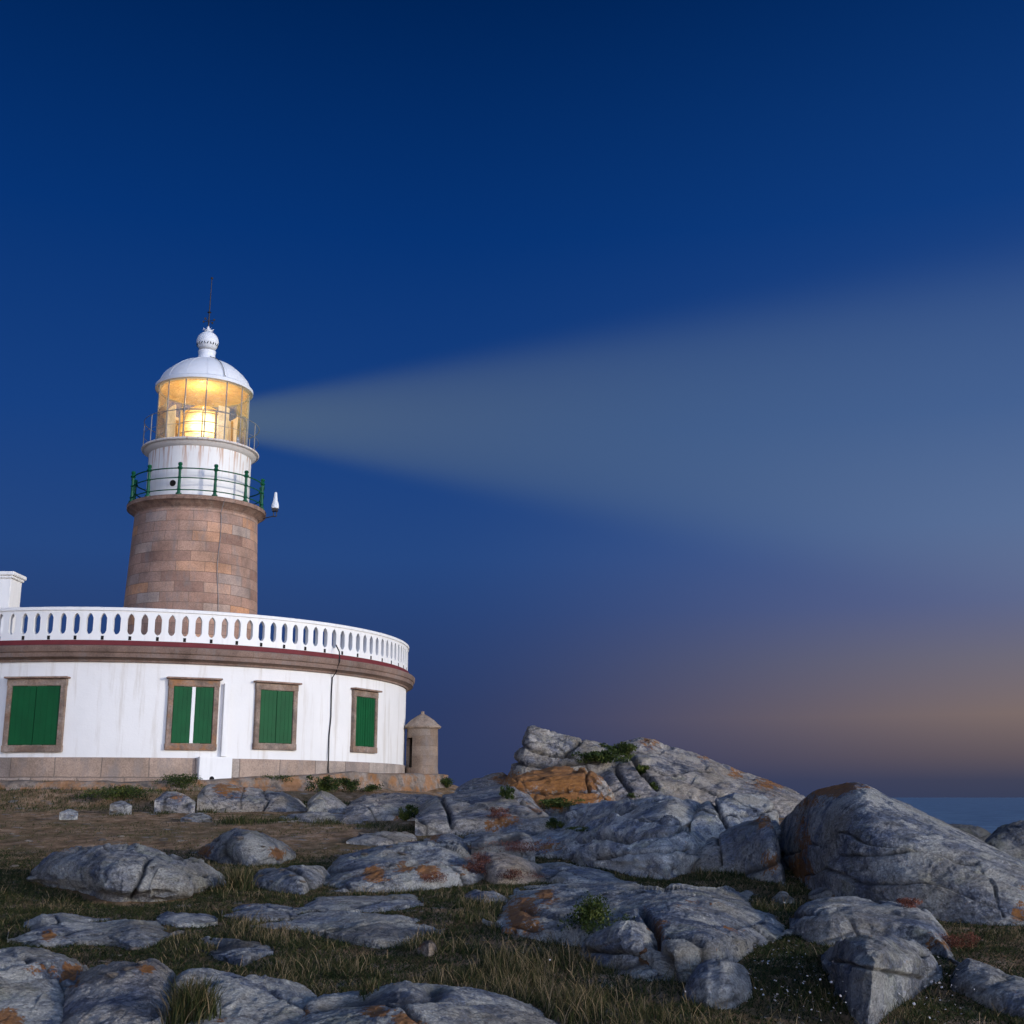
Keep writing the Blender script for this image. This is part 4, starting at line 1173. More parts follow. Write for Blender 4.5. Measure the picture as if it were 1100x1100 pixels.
# upper ledge
ru = rad(61.5, 486.5)
m = MB(); m.lathe([(rd, zU - .27), (rd + .10, zU - .22), (ru - .12, zU - .10), (ru - .02, zU - .07), (ru, zU - .03), (ru - .01, zU), (.4, zU + .03)], 96)
m.build('upper_gallery', mat_white('rusty_upper_gallery', (.66, .62, .58), rust=.8, streak=.5), tower)
m = MB(); rr2 = ru - .05
m.tube([(rr2 * math.sin(2 * math.pi * k / 72), -rr2 * math.cos(2 * math.pi * k / 72), zU + 1.12) for k in range(73)], .014, 6)
m.tube([(rr2 * math.sin(2 * math.pi * k / 72), -rr2 * math.cos(2 * math.pi * k / 72), zU + .55) for k in range(73)], .009, 6)
up = m.build('upper_railing', M_METAL, tower)
for k in range(10):
    a = R(100 + 36 * k) if k else R(80)
    m = MB(); c = (rr2 * math.sin(a), -rr2 * math.cos(a)); m.tube([(c[0], c[1], zU), (c[0], c[1], zU + 1.14)], .02, 6); m.build('upper_post', M_METAL, up)
# lantern
zG0, zG1 = zU + .12, zr(421.5)
rg = rad(48.0, 450)
m = MB(); m.lathe([(rg + .06, zU + .02), (rg + .06, zG0), (rg - .12, zG0 + .01)], 96); m.build('lantern_sill', M_WHITE_RUST, tower)
m = MB(); m.lathe([(rg, zG0), (rg, zG1)], 14, a0=R(-8.5), a1=R(351.5)); gl = m.build('lantern_glass', mat_glass(), tower, smooth=False)
m = MB()
for k in range(14):
    a = R(-8.5) + 2 * math.pi * k / 14
    m.tube([(rg * math.sin(a), -rg * math.cos(a), zG0), (rg * math.sin(a), -rg * math.cos(a), zG1)], .026, 6)
for z in (zG0 + .03, (zG0 + zG1) / 2 - .05):
    m.tube([(rg * math.sin(R(-8.5) + 2 * math.pi * k / 14), -rg * math.cos(R(-8.5) + 2 * math.pi * k / 14), z) for k in range(15)], .016, 6)
m.build('glazing_bars', M_METAL, gl)
H = zG1 - zG0
# the lens: stacked prism rings with their own glow
prof = []
for k in range(26):
    w = k / 25; z = zG0 + .06 + w * (H * .70)
    base = .98 * math.sqrt(max(.02, 1 - max(0, (w - .45) / .56) ** 2.2)) * (.86 + .14 * min(1, w * 3))
    prof += [(base - .04, z), (base + .03, z + H * .70 / 26 * .5)]
prof.append((.02, zG0 + .08 + H * .70))
m = MB(); m.lathe(prof, 64)
hotp = (.33, -.86, zG0 + H * .32)
m.build('fresnel_lens', mat_glow('glowing_lens_prisms', (.72, .34, .05), (1.0, .82, .40), LENS, 2.6, (1, 1, 2.2), (hotp, 1.15, .8)), tower, angle=80)
# brass framework of the lens
m = MB()
def lens_r(z):
    w = (z - zG0 - .06) / (H * .70)
    return .98 * math.sqrt(max(.02, 1 - max(0, (w - .45) / .56) ** 2.2)) * (.86 + .14 * min(1, w * 3)) + .04
for q in (.06, .26, .50, .74, .90):
    z = zG0 + .06 + q * H * .70
    m.tube([(lens_r(z) * math.sin(2 * math.pi * k / 40), -lens_r(z) * math.cos(2 * math.pi * k / 40), z) for k in range(41)], .022, 6)
for k in range(8):
    a = R(14 + 45 * k)
    m.tube([(lens_r(z) * math.sin(a), -lens_r(z) * math.cos(a), z) for z in np.linspace(zG0 + .06, zG0 + .06 + H * .695, 14)], .026, 6)
m.build('lens_frame', mat_paint('lens_brass', (.30, .17, .05), .4, .2), tower)
# amber varnished ceiling under the dome, lit by the lamp
m = MB()
m.lathe([(.01, zG1 + .10), (.6, zG1 + .09), (rg - .35, zG1 + .02), (rg - .12, zG1 - .06), (rg - .06, zG1 - .02)], 64)
tc = NT('amber_ceiling'); oc = tc.obj(); nc_ = tc.noise(tc.scale(oc, (1, 1, 1)), 3.2, 4, .5, 1.2)
tc.bsdf(tc.ramp(nc_, [(.3, (.66, .38, .11)), (.7, (.86, .60, .25))]), .35, tc.bump(nc_, .8, .12))
m.build('lantern_ceiling', tc.m, tower)
# flat side panels of the lens, paler; own glow added to fill the panes
for a0_, a1_ in ((-74, -36), (100, 138), (141, 178), (182, 219), (222, 258), (40, 62)):
    m = MB(); m.lathe([(1.38, zG0 + .06), (1.42, zG0 + H * .62), (1.38, zG0 + H * .64), (1.34, zG0 + .06)], 8, R(a0_), R(a1_), closed=True)
    m.build('lens_panel', mat_glow('glowing_side_panel', (.62, .44, .26), (1.0, .84, .60), PANEL * .6, 3.0, (1, 1, .6)), tower)
# rotating frame and pedestal seen through the lower panes
m = MB(); m.lathe([(.30, zG0 - .05), (.30, zG0 + .05), (.62, zG0 + .07), (.66, zG0 + .12), (.6, zG0 + .13)], 32)
for k in range(5):
    a = R(40 + 72 * k); m.tube([(1.25 * math.sin(a), -1.25 * math.cos(a), zG0), (1.2 * math.sin(a), -1.2 * math.cos(a), zG0 + H * .55)], .05, 6)
m.build('lens_pedestal', mat_paint('brass', (.42, .26, .10), .35, .2), tower)
# dome
rim = rad(50.6, 420)
zN = zr(387.5)
m = MB()
prof = [(rg - .15, zG1 - .03), (rim - .06, zG1 - .04), (rim + .02, zG1 - .01), (rim + .02, zG1 + .12), (rim - .06, zG1 + .17), (rim - .10, zG1 + .20)]
rb_, zb_ = rim - .12, zG1 + .22
hd = zN - zb_
for k in range(1, 15):
    w = math.sin(k / 14 * math.pi / 2 * .93) / math.sin(math.pi / 2 * .93)
    prof.append((rb_ * (1 - (.945 * w) ** 1.6) ** .62, zb_ + hd * w))
r_end = .40
prof += [(r_end, zN + .01), (r_end - .03, zN + .06), (r_end - .06, zN + .24), (r_end - .03, zN + .40)]
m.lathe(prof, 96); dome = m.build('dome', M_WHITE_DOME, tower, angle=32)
m = MB()
for k in range(14):      # ribs over the dome sheets
    a = R(-8.5) + 2 * math.pi * k / 14
    pts = []
    for q in prof[5:20]: pts.append(((q[0] + .004) * math.sin(a), -(q[0] + .004) * math.cos(a), q[1] + .004))
    m.tube(pts, .007, 5)
m.build('dome_seams', M_WHITE_DOME, dome)
zB = zr(367.5); rbll = rad(11.6, 367)
m = MB(); m.ball((0, 0, zB), rbll, 16)
nf = len(m.f)
for k in range(22):
    a = 2 * math.pi * k / 22; el = R(-20)
    for dz in (0,):
        M = Matrix.Rotation(a, 3, 'Z') @ Matrix.Rotation(R(22 if k % 2 else -22), 3, 'Y')
        m.box(((rbll * math.cos(el)) * math.sin(a), -(rbll * math.cos(el)) * math.cos(a), zB + rbll * math.sin(el)), (.028, .03, .10), M)
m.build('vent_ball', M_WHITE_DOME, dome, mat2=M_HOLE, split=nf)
zF = zB + rbll
m = MB(); m.lathe([(.07, zF - .03), (.16, zF + .01), (.18, zF + .05), (.08, zF + .09), (.04, zF + .2), (.02, zF + .30)], 16)
for k in range(8):
    a = 2 * math.pi * k / 8; m.tube([(.10 * math.sin(a), .10 * math.cos(a), zF + .05), (.24 * math.sin(a), .24 * math.cos(a), zF + .12)], [.03, .006], 6)
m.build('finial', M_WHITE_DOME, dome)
zA = zr(299)
m = MB(); m.tube([(0, 0, zF + .1), (0, 0, zF + .9), (.02, 0, zA)], [.035, .026, .014], 6)
m.ball((.02, 0, zA), .055, 8)
m.lathe([(.03, zF + .84), (.09, zF + .88), (.03, zF + .92)], 10)
for k in range(4):
    a = R(20 + 90 * k); b = (.26 * math.sin(a), .26 * math.cos(a))
    m.tube([(0, 0, zF + .48), (b[0], b[1], zF + .50)], .010, 5)
    m.box((b[0], b[1], zF + .50), (.07, .02, .09))
m.build('lightning_rod', M_DKMETAL, dome)
# conductor cables over the dome and down the granite
m = MB(); a = R(38)
pts = [((q[0] + .03) * math.sin(a), -(q[0] + .03) * math.cos(a), q[1] + .03) for q in prof[3:22]]
m.tube(pts, .014, 5)
m.build('dome_cable', M_DKMETAL, dome)
m = MB(); a = R(36)
def sh(z): return np.interp(z, [Z_R1, zr(655), zr(560), zL], [rad(72.5, 690), rad(69.5, 655), rad(64, 560), rad(63.8, 553)])
m.tube([((rl + .01) * math.sin(a), -(rl + .01) * math.cos(a), zL - .05), ((rl) * math.sin(a), -rl * math.cos(a), zL - .18), ((sh(zL - .6) + .03) * math.sin(a), -(sh(zL - .6) + .03) * math.cos(a), zL - .6)] +
       [((sh(z) + .025) * math.sin(a + .02 * math.sin(z * 2)), -(sh(z) + .025) * math.cos(a + .02 * math.sin(z * 2)), z) for z in np.linspace(zL - .7, Z_R1, 14)], .013, 5)
m.build('conductor_cable', M_METAL, tower)
# marker lamp on a bracket beside the gallery
lp = at(295.5, 546, LY); lx = lp[0] - LX; lz = lp[2]
br = MB(); br.tube([(rl - .05, 0, zL - .35), (lx - .10, 0, lz - .34), (lx + .06, 0, lz - .34)], .022, 6)
br.tube([(lx - .05, 0, lz - .34), (lx - .05, 0, lz - .05)], .02, 6); br.tube([(lx + .07, 0, lz - .34), (lx + .07, 0, lz - .05)], .02, 6)
br.box((lx, 0, lz - .08), (.22, .20, .10))
lam = MB(); lam.lathe([(.12, lz - .02), (.15, lz), (.15, lz + .12), (.13, lz + .2), (.085, lz + .34), (.06, lz + .60), (.05, lz + .66), (.001, lz + .68)], 20, c=(lx, 0))
lo = lam.build('marker_lamp', M_WHITE_DOME, tower)
br.build('lamp_bracket', M_DKMETAL, lo)

# ------------------------------------------------------------------ beam
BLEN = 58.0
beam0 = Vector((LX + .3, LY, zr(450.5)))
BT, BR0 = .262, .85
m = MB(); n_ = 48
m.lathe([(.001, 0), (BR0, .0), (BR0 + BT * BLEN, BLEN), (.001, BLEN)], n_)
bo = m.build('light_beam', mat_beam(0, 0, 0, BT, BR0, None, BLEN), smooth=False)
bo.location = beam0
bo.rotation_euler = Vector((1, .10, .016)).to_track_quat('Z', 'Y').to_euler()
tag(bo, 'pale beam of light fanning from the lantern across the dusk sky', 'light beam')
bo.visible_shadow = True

# ------------------------------------------------------------------ vegetation
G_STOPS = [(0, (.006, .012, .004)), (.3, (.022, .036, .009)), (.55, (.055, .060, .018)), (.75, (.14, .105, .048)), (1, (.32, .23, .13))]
M_GRASS = mat_leaf('grass_blades', 'shade', G_STOPS, .75)
M_SHRUB = mat_leaf('green_leaves', 'shade', [(0, (.012, .022, .006)), (.5, (.045, .070, .014)), (1, (.13, .14, .03))], .55)
M_HEATH = mat_leaf('reddish_stems', 'shade', [(0, (.03, .012, .008)), (.5, (.16, .055, .035)), (1, (.34, .15, .10))], .8)
M_PETAL = mat_leaf('white_petals', 'shade', [(0, (.35, .33, .33)), (1, (.6, .58, .58))], .7)


def blades(name, P, h, w, lean, shade, mat, seg=3, tipw=0.0):
    """curved grass blades rooted at P; all arguments are arrays"""
    n = len(P)
    ang = rng.uniform(0, 2 * math.pi, n)
    face = rng.uniform(0, 2 * math.pi, n)
    dirx, diry = np.cos(ang), np.sin(ang)
    fx, fy = np.cos(face), np.sin(face)
    V = np.zeros((n, (seg + 1) * 2, 3), np.float32)
    for k in range(seg + 1):
        t = k / seg
        off = lean * h * t ** 2
        zz = h * t * (1 - .25 * lean * t)
        c = np.stack([P[:, 0] + dirx * off, P[:, 1] + diry * off, P[:, 2] + zz - .02], 1)
        ww = w * (1 - t) ** .7 + w * .12
        if np.any(tipw): ww = ww + tipw * w * np.exp(-((t - .88) / .12) ** 2)
        V[:, 2 * k] = c + np.stack([fx, fy, 0 * fx], 1) * ww[:, None] * .5
        V[:, 2 * k + 1] = c - np.stack([fx, fy, 0 * fx], 1) * ww[:, None] * .5
    base = np.arange(n)[:, None] * (seg + 1) * 2
    F_ = np.concatenate([base + np.array([[2 * k, 2 * k + 1, 2 * k + 3, 2 * k + 2]]) for k in range(seg)], 0)
    me = np_mesh(name, V.reshape(-1, 3), F_, mat)
    sh_ = np.repeat(shade[:, None], (seg + 1) * 2, 1)
    tt = np.repeat(np.arange(seg + 1) / seg, 2)[None]
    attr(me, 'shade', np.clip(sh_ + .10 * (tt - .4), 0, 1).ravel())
    o = bpy.data.objects.new(name, me); COL.objects.link(o)
    return o


def drop(P):
    """keep the points standing on open ground: rocks above them win"""
    out = []; ok = []
    dn = Vector((0, 0, -1)); ng = len(GV)
    for i, (x, y) in enumerate(P):
        loc, nrm, fi, dist = BVH.ray_cast(Vector((x, y, 8.0)), dn)
        if loc is None: continue
        if fi >= N_ROCKF or GRASS_ON_ROCK: out.append((x, y, loc.z)); ok.append(i)
    return np.array(out), np.array(ok)
N_ROCKF = len(ALLF) - len(GF)
GRASS_ON_ROCK = False

# tall patches seen in the photograph: (x, y, rx, ry, density, height m, dryness)
PATCH = [(560, 1050, 90, 60, 1.0, .42, .55), (480, 1010, 90, 40, .9, .34, .42), (660, 1080, 110, 40, 1.0, .40, .5), (320, 1030, 90, 40, .8, .26, .5),
         (400, 1050, 90, 40, .6, .20, .45), (850, 1060, 80, 60, 1.0, .30, .2), (800, 960, 70, 30, .9, .28, .25), (780, 935, 60, 25, .9, .26, .3),
         (1060, 1005, 60, 25, .8, .16, .35), (1040, 1090, 90, 25, .9, .26, .25), (260, 955, 40, 30, .7, .30, .75), (225, 1000, 60, 22, .8, .24, .5), (210, 1035, 50, 20, .7, .14, .3),
         (140, 975, 110, 14, .8, .20, .3), (40, 970, 50, 20, .7, .25, .5), (460, 955, 70, 20, .8, .22, .35), (590, 945, 60, 15, .7, .18, .45), (640, 925, 80, 18, .6, .2, .4),
         (330, 920, 50, 14, .5, .12, .4), (200, 1085, 18, 30, 1.2, .26, .45), (480, 1062, 25, 10, .8, .20, .95), (395, 1065, 14, 8, 1.0, .22, 1.0), (520, 1068, 50, 10, .7, .2, .9),
         (700, 1070, 90, 30, .9, .35, .5), (950, 960, 60, 12, .6, .18, .5), (980, 1040, 40, 20, .6, .2, .3)]
n_try = 480000
# even scatter over the ground of the near headland
py_ = 7.8 + (22.0 - 7.8) * rng.random(n_try) ** .8
px_ = (rng.random(n_try) * 2 - 1) * .52 * py_
gzv = gz(px_, py_)
ix, iy = project(px_, py_, gzv)
den = np.full(n_try, .28); hh = np.full(n_try, .08); dr = np.full(n_try, .45)
wsum = np.full(n_try, .10)
for (x, y, rx, ry, d_, h_, r_) in PATCH:
    w = d_ * np.exp(-(((ix - x) / rx) ** 2 + ((iy - y) / ry) ** 2))
    den += w; hh += w * h_; dr += w * r_; wsum += w
hh = (hh - .08 + .10 * .13) / wsum; dr = (dr - .45 + .10 * .45) / wsum
pp = np.stack([px_, py_, 0 * px_], 1)
cl = fbm(pp * 2.2, 3, 40); cl2 = fbm(pp * .8, 2, 41)
den = np.clip(den, 0, 1.0) * sstep(-.25, .45, cl + .4 * cl2)
# the worn turf of the path stays short
pathm = sstep(.0, 1.0, (945 - iy) / 40) * sstep(520, 420, ix)
den *= 1 - .6 * pathm; hh *= 1 - .75 * pathm
keep = rng.random(n_try) < den * .85
P2 = np.stack([px_, py_], 1)[keep]; hh = hh[keep]; dr = dr[keep]; cl = cl[keep]; cl2 = cl2[keep]
P3, ok = drop(P2)
hh = .33 * hh[ok] * (.45 + .85 * rng.random(len(ok)) ** 1.5) * (.75 + .7 * np.clip(cl[ok] + .3, 0, 1)); dr = dr[ok]
dry = rng.random(len(ok)) < dr * .42
shade = np.where(dry, rng.uniform(.62, 1.0, len(ok)), np.clip(.28 + .5 * dr * rng.random(len(ok)) + .25 * cl2[ok] + rng.normal(0, .10, len(ok)), .02, .68))
hh = np.where(dry, hh * 1.45, hh)
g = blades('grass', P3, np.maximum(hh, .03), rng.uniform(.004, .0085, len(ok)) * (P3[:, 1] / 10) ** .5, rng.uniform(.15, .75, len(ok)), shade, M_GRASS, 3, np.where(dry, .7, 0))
tag(g, kind='stuff', label='rough green and straw coloured grass between the rocks', cat='grass')
print('grass blades', len(ok))
n_m = 430000
my = 7.8 + 13.5 * rng.random(n_m) ** .85; mx_ = (rng.random(n_m) * 2 - 1) * .50 * my
mi, mj = project(mx_, my, gz(mx_, my))
cm = fbm(np.stack([mx_ * 1.6, my * 1.6, 0 * mx_], 1), 4, 91)
pm_ = sstep(.0, 1.0, (932 - mj) / 30) * sstep(560, 430, mi)
kk = rng.random(n_m) < np.clip(.9 + .9 * cm, .12, 1) * (1 - .92 * pm_)
M3, mok = drop(np.stack([mx_, my], 1)[kk])
cmk = cm[kk][mok]
mat_ = blades('ground_cover', M3, rng.uniform(.025, .075, len(mok)) * (1 + .6 * np.clip(cmk, 0, 1)), rng.uniform(.007, .016, len(mok)), rng.uniform(.5, 1.3, len(mok)),
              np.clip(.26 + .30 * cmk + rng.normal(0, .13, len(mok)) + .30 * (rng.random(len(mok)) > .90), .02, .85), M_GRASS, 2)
tag(mat_, kind='stuff', label='low matted ground cover of heath and moss between the rocks', cat='ground cover')
print('mat', len(mok))

# short turf farther off, along the path and below the terrace
n_t = 60000
ty = 17 + 19 * rng.random(n_t); tx = rng.uniform(-.46, .05, n_t) * ty
w = fbm(np.stack([tx * .7, ty * .7, 0 * tx], 1), 4, 77)
ed = sstep(30.5, 33.5, np.hypot(tx - BC[0], ty - BC[1]) * 0 + ty)
kk = rng.random(n_t) < np.clip(.10 + .5 * sstep(.0, .4, w) + .8 * ed, 0, 1)
T3, tok = drop(np.stack([tx, ty], 1)[kk])
edk = ed[kk][tok]; wk = w[kk][tok]
turf = blades('short_turf', T3, rng.uniform(.03, .07, len(tok)) * (1 + 2.0 * edk * rng.random(len(tok))), rng.uniform(.012, .022, len(tok)), rng.uniform(.2, .8, len(tok)),
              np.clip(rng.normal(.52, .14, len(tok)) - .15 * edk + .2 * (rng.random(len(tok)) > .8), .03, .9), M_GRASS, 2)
tag(turf, kind='stuff', label='short worn turf beside the path up to the house', cat='turf')

# white flowers sprinkled through the grass
FL = [(830, 1060, 60, 45, 230), (1010, 1085, 60, 30, 150), (760, 925, 40, 18, 110), (900, 1090, 60, 25, 90), (880, 950, 25, 8, 40), (560, 1010, 80, 50, 26), (960, 1060, 50, 30, 60)]
pts = []
for (x, y, rx, ry, n) in FL:
    for k in range(int(n * .5)):
        fx_, fy_ = rng.normal(x, rx * .55), rng.normal(y, ry * .55)
        if not (0 < fy_ < 1130): continue
        Yg = ground_hit(fx_, fy_, 30); d = ray(fx_, fy_); pts.append((d[0] / d[1] * Yg, Yg))
Pf, okf = drop(np.array(pts))
m = MB(); shv = []
for (x, y, z) in Pf:
    h = rng.uniform(.10, .30); s = rng.uniform(.005, .012)
    q = Matrix.Rotation(rng.uniform(0, 6.28), 3, 'Z') @ Matrix.Rotation(rng.uniform(.1, .9), 3, 'X')
    vs = [q @ Vector((s * math.cos(2 * math.pi * k / 6), s * math.sin(2 * math.pi * k / 6), s * .25 * (k % 2))) + Vector((x, y, z + h)) for k in range(6)]
    vs.append(q @ Vector((0, 0, .3 * s)) + Vector((x, y, z + h)))
    m.add(vs, [(k, (k + 1) % 6, 6) for k in range(6)])
fl = m.build('wildflowers', M_PETAL); attr(fl.data, 'shade', rng.random(len(fl.data.vertices)))
tag(fl, kind='stuff', label='tiny white flowers sprinkled through the grass', cat='wildflowers')


def shrub(label, x, y, rpx, hpx, n, leaf, mat=None, name='shrub', cat='shrub', spiky=False, flat=.0, offy=0):
    """a plant rooted on whatever stands at that pixel: many small leaves through a rounded volume"""
    loc, nrm = pick(x, y)
    if loc is None: return
    sc_ = loc.y / F
    if not spiky: leaf *= .5; n = int(n * 2.6)
    rx_, hz_ = rpx * sc_, hpx * sc_
    if spiky:
        Pp = np.stack([loc.x + rng.normal(0, rx_ * .45, n), loc.y + rng.normal(0, rx_ * .45, n), np.full(n, loc.z)], 1)
        for i in range(n):
            l2, _, _, _ = BVH.ray_cast(Vector((Pp[i, 0], Pp[i, 1], loc.z + 1.0)), Vector((0, 0, -1)))
            if l2 is not None and abs(l2.z - loc.z) < .5: Pp[i, 2] = l2.z
        o = blades(name, Pp, hz_ * rng.uniform(.5, 1.1, n), np.full(n, leaf) * rng.uniform(.7, 1.3, n), rng.uniform(.1, .7, n), np.clip(rng.normal(.5, .22, n), 0, 1), mat or M_SHRUB, 3)
    else:
        nc = max(5, n // 60)
        cc = np.stack([rng.normal(0, .42, nc), rng.normal(0, .42, nc), rng.random(nc) * .75 + .12], 1)
        ci = rng.integers(0, nc, n)
        d = rng.normal(0, 1, (n, 3)); d /= np.linalg.norm(d, axis=1, keepdims=True)
        rr_ = (rng.random(n) ** .5)[:, None]
        q = cc[ci] + d * rr_ * np.array([.34, .34, .26])
        Pl = np.stack([loc.x + q[:, 0] * rx_, loc.y + q[:, 1] * rx_, loc.z + np.maximum(q[:, 2], -.05) * hz_], 1)
        a1 = rng.uniform(0, 6.28, n); el = rng.uniform(.0, 1.3, n)
        t1 = np.stack([np.cos(a1) * np.cos(el), np.sin(a1) * np.cos(el), np.sin(el)], 1)
        t2 = np.cross(t1, rng.normal(0, 1, (n, 3))); t2 /= np.linalg.norm(t2, axis=1, keepdims=True) + 1e-9
        L = (leaf * rng.uniform(.6, 1.3, n))[:, None]
        V = np.stack([Pl - t1 * L * .5, Pl + t2 * L * .28, Pl + t1 * L * .6, Pl - t2 * L * .28], 1).reshape(-1, 3)
        me = np_mesh(name, V, np.arange(4 * n).reshape(n, 4), mat or M_SHRUB, False)
        attr(me, 'shade', np.repeat(np.clip(.42 + .22 * rng.normal(0, 1, nc)[ci] + rng.normal(0, .16, n), 0, 1), 4))
        o = bpy.data.objects.new(name, me); COL.objects.link(o)
    # own origin at the root
    o.data.transform(Matrix.Translation(-loc)); o.location = loc
    tag(o, label, cat)
    return o


shrub('bright green leafy plant growing in the notch of the foreground slab', 632, 1000, 30, 34, 900, .055, spiky=False)
shrub('green cushion plant on the crest of the far outcrop, larger of two', 648, 819, 26, 12, 800, .14)
shrub('green cushion plant high on the far outcrop joined to the larger one', 668, 811, 17, 12, 600, .13)
shrub('green tuft trailing down the joint in the far outcrop', 690, 832, 9, 9, 260, .12)
shrub('lowest green tuft in the joint of the far outcrop', 705, 849, 10, 8, 240, .12)
shrub('bright yellow green tuft at the left end of the cracked outcrop', 598, 890, 10, 12, 300, .07)
shrub('thin green tuft along a crack of the cracked outcrop', 625, 893, 20, 5, 260, .06)
shrub('green tuft on top of the cracked outcrop', 680, 858, 9, 6, 220, .07)
shrub('green tuft on the little whitish pointed rock', 545, 858, 8, 12, 260, .09)
shrub('green plant at the end of the terrace wall below the sentry turret', 477, 846, 13, 12, 420, .11)
shrub('dark green weeds against the terrace wall left of the cable foot', 349, 850, 16, 15, 700, .10)
shrub('green weeds against the terrace wall right of the cable foot', 372, 851, 16, 15, 700, .10)
shrub('low weeds below the terrace wall between cable foot and turret', 396, 852, 14, 9, 420, .09)
shrub('green weeds along the terrace wall under the third window', 290, 842, 24, 9, 600, .09)
shrub('thick green weeds against the terrace wall left of the split boulder', 195, 848, 24, 16, 900, .10)
shrub('green weeds below the terrace wall left of the lichened rock', 128, 858, 36, 14, 1100, .10)
shrub('green clump between cracked flat rocks and striped shelf', 441, 880, 10, 14, 380, .10)
shrub('dark olive bush beneath the orange lichened block', 600, 868, 22, 10, 600, .09)
shrub('dry straw tussock at the right tip of the overhanging boulder', 255, 957, 16, 26, 420, .010, M_GRASS, 'dry_tussock', 'tussock', True)
shrub('dark grass tussock growing in the gap between the streaked slabs', 205, 1092, 22, 40, 900, .008, M_GRASS, 'grass_tussock', 'tussock', True)
shrub('pale straw tussock behind the spotted hump', 396, 1066, 10, 16, 200, .008, M_GRASS, 'dry_tussock', 'tussock', True)
shrub('reddish heather at the right end of the whaleback rock', 512, 938, 18, 20, 700, .035, M_HEATH, 'heather', 'heather')
shrub('pinkish heather in front of the pinkish rock', 550, 944, 26, 10, 700, .03, M_HEATH, 'heather', 'heather')
shrub('dark red heather under the left end of the cracked outcrop', 560, 914, 40, 10, 900, .035, M_HEATH, 'heather', 'heather')
shrub('orange red stems on the flat topped rock below the domed boulder', 978, 975, 14, 10, 420, .03, M_HEATH, 'heather', 'heather')
shrub('pinkish stems trailing off the right end of the flat topped rock', 1025, 1020, 22, 16, 600, .03, M_HEATH, 'heather', 'heather')
shrub('rusty dry plants on the face of the smooth sloping slab', 535, 880, 16, 12, 400, .05, M_HEATH, 'heather', 'heather')
shrub('reddish stems at the right foot of the whaleback rock', 462, 948, 20, 10, 500, .03, M_HEATH, 'heather', 'heather')

FP, FH = [], []
for (x_, y_, w_, h_, n_) in [(225, 872, 14, 7, 260), (300, 882, 26, 7, 420), (352, 884, 16, 8, 300), (400, 888, 22, 6, 320), (178, 866, 14, 6, 260), (132, 868, 10, 5, 160), (435, 892, 20, 6, 300), (520, 894, 34, 7, 480), (318, 880, 10, 8, 200),
                             (258, 884, 22, 10, 500), (560, 898, 20, 7, 260), (640, 940, 40, 8, 500), (610, 920, 30, 6, 300)]:
    loc, nrm = pick(x_, y_)
    if loc is None: continue
    s_ = loc.y / F
    for k in range(n_):
        FP.append((loc.x + rng.normal(0, w_ * .5) * s_, loc.y + rng.normal(0, .35))); FH.append(h_ * s_ * rng.uniform(.4, 1.1))
FQ, fk_ = drop(np.array(FP))
fo = blades('rock_foot_grass', FQ, np.array(FH)[fk_], rng.uniform(.010, .018, len(fk_)), rng.uniform(.2, .8, len(fk_)), np.clip(rng.normal(.42, .2, len(fk_)), .03, .95), M_GRASS, 3)
tag(fo, kind='stuff', label='rough grass growing along the feet of the rocks below the house', cat='grass')

# loose stones lying on the worn turf
M_STONE = M_ROCK
proto = []
for k in range(4):
    bm = bmesh.new(); bmesh.ops.create_icosphere(bm, subdivisions=3, radius=1)
    v = np.array([q.co[:] for q in bm.verts])
    f1, f2, tl = worley(v * .9 + k * 5, 3)
    v = v * (1 + .22 * fbm(v * .8 + k * 9, 3, k) + .16 * tl)[:, None] * np.array([1.0, .8, .5])
    for q, c in zip(bm.verts, v): q.co = c
    me = bpy.data.meshes.new('loose_stone'); bm.to_mesh(me); bm.free()
    for p_ in me.polygons: p_.use_smooth = True
    me.materials.append(M_STONE); proto.append(me)
r2 = random.Random(11)
spots = []
while len(spots) < 42:
    x, y = r2.uniform(0, 440), r2.gauss(892, 18)
    if not (868 < y < 935): continue
    if 20 < x < 250 and y > 905: continue
    spots.append((x, y, r2.uniform(.03, .085)))
spots += [(105 + 8 * k, 1020 + 7 * ((k * 37) % 5), .03 + .012 * (k % 3)) for k in range(7)] + [(270 + 11 * k, 935 + 6 * (k % 3), .04) for k in range(6)]
for (x, y, s) in spots:
    loc, nrm = pick(x, y)
    if loc is None or loc.z > .4: continue
    o = bpy.data.objects.new('loose_stone', r2.choice(proto)); COL.objects.link(o)
    o.location = loc + Vector((0, 0, s * .12)); o.scale = (s * 1.2, s * 1.2, s * .6); o.rotation_euler = (r2.uniform(-.2, .2), r2.uniform(-.2, .2), r2.uniform(0, 6))
    o['tone'] = r2.uniform(.7, 1.2); o['warm'] = .8
    tag(o, 'small pale stone lying loose on the worn turf', 'stone', 'loose stones on the worn turf')

# ------------------------------------------------------------------ light
SUN_AZ, SUN_EL = R(62), R(10.0)          # azimuth from straight behind the camera towards the right
sd = Vector((math.sin(SUN_AZ) * math.cos(SUN_EL), -math.cos(SUN_AZ) * math.cos(SUN_EL), math.sin(SUN_EL)))
sl = bpy.data.lights.new('sun', 'SUN'); sl.energy = SUN_E; sl.angle = R(4.0); sl.color = (1.0, .93, .82)
so_ = bpy.data.objects.new('sun', sl); COL.objects.link(so_)
so_.rotation_euler = sd.to_track_quat('Z', 'Y').to_euler(); so_.location = sd * 60
# point light added above the opaque lens to light the ceiling
pl = bpy.data.lights.new('lantern_lamp', 'POINT'); pl.energy = 95; pl.color = (1, .72, .35); pl.shadow_soft_size = .12
po = bpy.data.objects.new('lantern_lamp', pl); po.location = (LX + .1, LY - .5, zG0 + H * .80); COL.objects.link(po)

